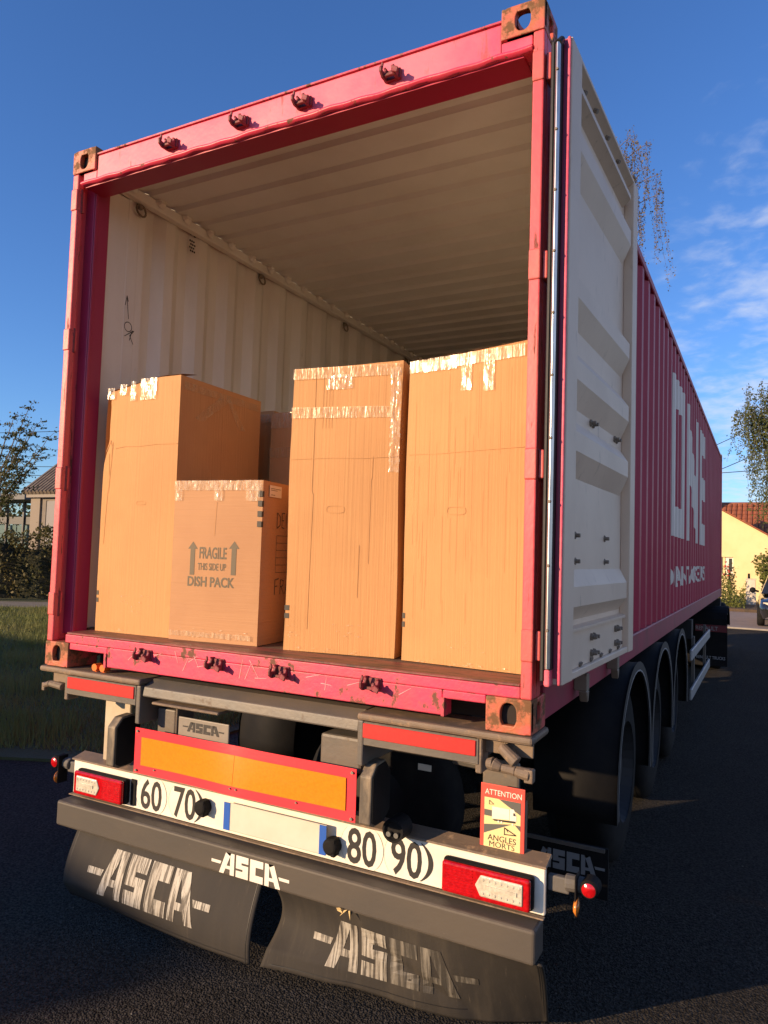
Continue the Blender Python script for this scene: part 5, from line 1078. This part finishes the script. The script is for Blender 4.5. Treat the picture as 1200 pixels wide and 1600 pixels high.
b = MB(); b.prism([(yF + .55, .36), (yF + 6.75, 3.80), (yF + 12, .4)], 0, -4.5, 9.0); b.build('roof', m_tile, hs2); MB().cyl((-4.6, yF + 6.76, 3.84), (9, yF + 6.76, 3.84), .10, n=8).build('ridge', mat('ridge_tile', (0.20, 0.08, 0.05), 0.8), hs2)
# ================================================================== PARKED CAR
cr = empty('parked_car', (2.62, 22.8, G), 'black car parked at the right edge in front of the yellow house', 'car')
m_car = mat('black_car_paint', (0.012, 0.012, 0.013), 0.12, coat=0.9)
cx = 2.62; b = MB()
def carsec(y):  # half width, sill z, shoulder z
    return None
secs = [(20.55, .62, .32, .62), (20.72, .78, .24, .72), (21.2, .86, .20, .82), (22.0, .88, .19, .90), (23.2, .89, .19, .93), (24.2, .88, .20, .94), (24.6, .82, .26, .92), (24.75, .70, .34, .80)]
vs = []; m_ = 9
for y, hw, z0, z1 in secs:
    for x, z in ((-hw * .92, z0), (-hw, z0 + .18), (-hw * 1.0, (z0 + z1) / 2 + .06), (-hw * .93, z1 - .04), (0, z1 + .03), (hw * .93, z1 - .04), (hw, (z0 + z1) / 2 + .06), (hw, z0 + .18), (hw * .92, z0)): vs.append((cx + x, y, G + z))
fs = [(i * m_ + j, i * m_ + j + 1, (i + 1) * m_ + j + 1, (i + 1) * m_ + j) for i in range(len(secs) - 1) for j in range(m_ - 1)] + [tuple(range(m_))[::-1], tuple(range((len(secs) - 1) * m_, len(secs) * m_))]
b.add(vs, fs); b.build('body', m_car, cr, smooth=True)
b = MB(); cs = [(21.75, .70, .92, .93), (22.45, .62, 1.38, 1.40), (23.6, .62, 1.42, 1.46), (24.5, .66, .95, .97)]
vs = []
for y, hw, zt, zc2 in cs: vs += [(cx - .80, y, G + .90), (cx - hw, y, G + zt), (cx, y, G + zc2), (cx + hw, y, G + zt), (cx + .80, y, G + .90)]
b.add(vs, [(i * 5 + j, i * 5 + j + 1, i * 5 + 6 + j, i * 5 + 5 + j) for i in range(3) for j in range(4)]); b.build('cabin_glass', mat('car_glass', (0.02, 0.022, 0.025), 0.04, coat=0.6), cr)
b = MB(); vs = []
for y, hw, zt, zc2 in cs[1:3]: vs += [(cx - hw - .01, y, G + zt + .008), (cx, y, G + zc2 + .012), (cx + hw + .01, y, G + zt + .008)]
b.add(vs, [(0, 1, 4, 3), (1, 2, 5, 4)]); b.build('roof', m_car, cr)
for s in (-1, 1):
    b = MB(); b.cyl((cx + s * .86, 21.95, G + .96), (cx + s * .97, 21.93, G + .99), .03, n=8); b.lathe([(-.05, 0), (-.045, .06), (0, .085), (.05, .07), (.055, 0)], (cx + s * 1.02, 21.93, G + 1.0), 1, 14); b.build('mirror', m_black, cr, smooth=True)
    for y in (21.35, 23.9):
        b = MB(); b.lathe([(-.1, .19), (-.1, .28), (-.07, .32), (.07, .32), (.1, .28), (.1, .19)], (cx + s * .80, y, G + .32), 0, 28); wv = b.build('wheel', m_tyre, cr, smooth=True); MB().lathe([(s * .09, .20), (s * .06, .18), (s * .05, .0)], (cx + s * .80, y, G + .32), 0, 20).build('rim', m_alu, wv)
    b = MB(); b.grid(lambda a, c: (cx + s * (.46 + .28 * a), 20.60 + .14 * a * a - .01, G + .58 + .12 * c), 4, 2); b.build('headlight', m_lampclr, cr, solid=.02)
cr.location.z += 0.035
# ================================================================== LEFT BACKGROUND
ht = empty('garden_hut', (-17.5, 15.5, G), 'small grey rendered hut with a steep corrugated roof behind the hedge', 'hut')
m_hut = mat('grey_render', (0.17, 0.145, 0.12), 0.9, col2=(0.21, 0.18, 0.15), nscale=5, bump=0.5, bscale=30)
b = MB().box(-21.75, -15, 15.0, 19.0, G, 2.22); b.build('wall', m_hut, ht)
b = MB().box(-21.80, -21.30, 14.93, 14.998, G, 2.215); b.build('corner_pier', mat('pale_pier', (0.24, 0.20, 0.16), 0.9), ht); b = MB().box(-20.95, -20.25, 14.95, 14.998, G, 2.1); b.build('door', mat('grey_door', (0.20, 0.19, 0.19), 0.7), ht); MB().box(-21.06, -20.96, 14.93, 14.998, G, 2.12).build('door_frame', m_hut, ht)
MB().box(-20.24, -20.14, 14.93, 14.998, G, 2.12).build('door_frame', m_hut, ht); MB().box(-21.9, -15, 14.80, 14.95, 2.225, 2.36).build('fascia', mat('fascia_grey', (0.24, 0.21, 0.18), 0.8), ht)
b = MB(); x = -22.0
while x < -15:
    b.cyl((x, 14.72, 2.40), (x, 17.4, 4.6), .085, .085, n=8); x += .20
tag(b.build('roof_tile', mat('brown_roof', (0.13, 0.10, 0.08), 0.85, col2=(0.20, 0.16, 0.12), nscale=5), ht), kind='stuff')
b = MB(); b.prism([(14.75, 2.35), (17.4, 4.55), (20, 2.35)], 0, -22.0, -15); b.build('roof', mat('brown_roof', (0.13, 0.10, 0.08), 0.85), ht)
sh_ = empty('bus_shelter', (-33, 22, G), 'flat roofed shelter with greenish glass beyond the hedge at far left', 'shelter')
m_shel = mat('dark_shelter', (0.05, 0.05, 0.055), 0.5); m_gglass = mat('green_glass', (0.05, 0.10, 0.095), 0.3)
MB().box(-40, -30.6, 21, 23.6, 2.72, 3.02).build('canopy', m_shel, sh_)
for x in (-39.5, -37, -34.6, -33.2, -31.9): MB().box(x, x + .12, 22.8, 22.92, G, 2.719).build('post', m_shel, sh_)
MB().box(-40, -30.9, 22.9, 23.0, 1.55, 1.95).build('fascia_band', m_shel, sh_)
for k in range(6): MB().box(-39.9 + 1.5 * k, -38.5 + 1.5 * k, 23.05, 23.08, G + .2, 1.5).build('pane', m_gglass, sh_)
lpst = empty('street_lamp', (-29.6, 19.0, G), 'slim pale metal pole in front of the shelter at far left', 'pole'); MB().cyl((-29.6, 19, G), (-29.6, 19, 3.0), .06, .05, n=10).build('pole', m_alu, lpst); MB().box(-29.72, -29.3, 18.95, 19.05, 3.0, 3.05).build('lamp_head', m_alu, lpst)
def bush(label, c, r, n_):
    t = empty('round_bush', (c[0], c[1], G), label, 'bush'); d = rng.normal(size=(n_, 3)); d /= np.linalg.norm(d, axis=1)[:, None]; rr = rng.uniform(.55, 1, n_)[:, None]
    lump = 1 + .22 * np.sin(d[:, :1] * 5 + c[0]) * np.sin(d[:, 2:3] * 6); leaf_mesh('crown', np.array((c[0], c[1], c[2])) + d * rr * lump * np.array(r), .28, leafmat('far_leaf', (0.06, 0.075, 0.02), (0.13, 0.11, 0.035), .8), t, .5)
    MB().cyl((c[0], c[1], G), (c[0], c[1], c[2]), .18, .08, n=8).build('trunk', m_bark, t)
bush('dark round tree behind the shelter, at the very edge of the photo', (-47.0, 33.0, 1.2), (3.2, 2.5, 2.6), 2600); bush('olive tree crown right of the shelter glass, left of the hut', (-42.5, 33.5, 1.0), (2.8, 2.4, 2.3), 2600); bush('yellowish tree crown just behind the hut corner', (-39.6, 32.0, 1.1), (2.0, 2.2, 2.4), 2200)
def cable(label, a, c, sag, r=.012):
    b = MB(); a, c = Vector(a), Vector(c); pts = [tuple(a.lerp(c, k / 16) - Vector((0, 0, sag * 4 * (k / 16) * (1 - k / 16)))) for k in range(17)]; b.tube(pts, [r] * 17, 5); tag(b.build('overhead_cable', m_black), label, 'cable', 'overhead cables')
cable('highest overhead cable rising to the right beside the container end', (-6.0, 39, 4.4), (9.0, 42, 12.2), .35, .018); cable('middle overhead cable rising to the right behind the birch', (-6, 40, 3.3), (9.0, 40, 10.3), .4, .02); cable('lowest level overhead cable over the yellow house roof', (-8, 40, 5.1), (12, 40, 6.3), .12, .02)
for z, lb_ in ((8.25, 'topmost thin cable crossing the left sky behind the twigs'), (5.86, 'second thin cable from the top in the left sky'), (5.26, 'third thin cable from the top in the left sky, over the hut'), (4.74, 'lowest thin cable in the left sky, just above the shelter roof')): cable(lb_, (-70, 30, z + 1.0), (-20, 30, z - .75), .12, .02)
# unseen house shape added behind the camera to shade lawn and left road
sd2 = Vector((math.sin(SUN_AZ), math.cos(SUN_AZ), 0)); nd = Vector((sd2.y, -sd2.x, 0)) * -1     # nd: to the right seen from the sun
nd = Vector((0.807, -0.591, 0)); fd_ = Vector((0.591, 0.807, 0))
tn = math.tan(SUN_EL); sB = -20.0
ridge = [(-12.6, -1.2), (-5.2, 3.4), (-1.2, .80), (-0.12, -0.10)]     # (n, reach of the shade at road level)
hs3 = empty('shade_caster_house', tuple(nd * -6 + fd_ * -23 + Vector((0, 0, G))), 'unseen house shape added behind the camera to cast the shade at left', 'house')
def nh(n_, s_, z): return tuple(nd * n_ + fd_ * s_ + Vector((0, 0, z)))
tops = [G + (r_ - sB) * tn for n_, r_ in ridge]
b = MB(); k = len(ridge)
vs = [nh(n_, sB, G - .02) for n_, _ in ridge] + [nh(n_, sB, z) for (n_, _), z in zip(ridge, tops)] + [nh(n_, sB - 7, G - .02) for n_, _ in ridge] + [nh(n_, sB - 7, z) for (n_, _), z in zip(ridge, tops)]
fs = []
for i in range(k - 1): fs += [(i, i + 1, k + i + 1, k + i), (2 * k + i, 3 * k + i, 3 * k + i + 1, 2 * k + i + 1), (k + i, k + i + 1, 3 * k + i + 1, 3 * k + i)]
fs += [(0, k, 3 * k, 2 * k), (k - 1, 3 * k - 1, 4 * k - 1, 2 * k - 1)]
b.add(vs, fs); b.build('wall', m_hut, hs3)
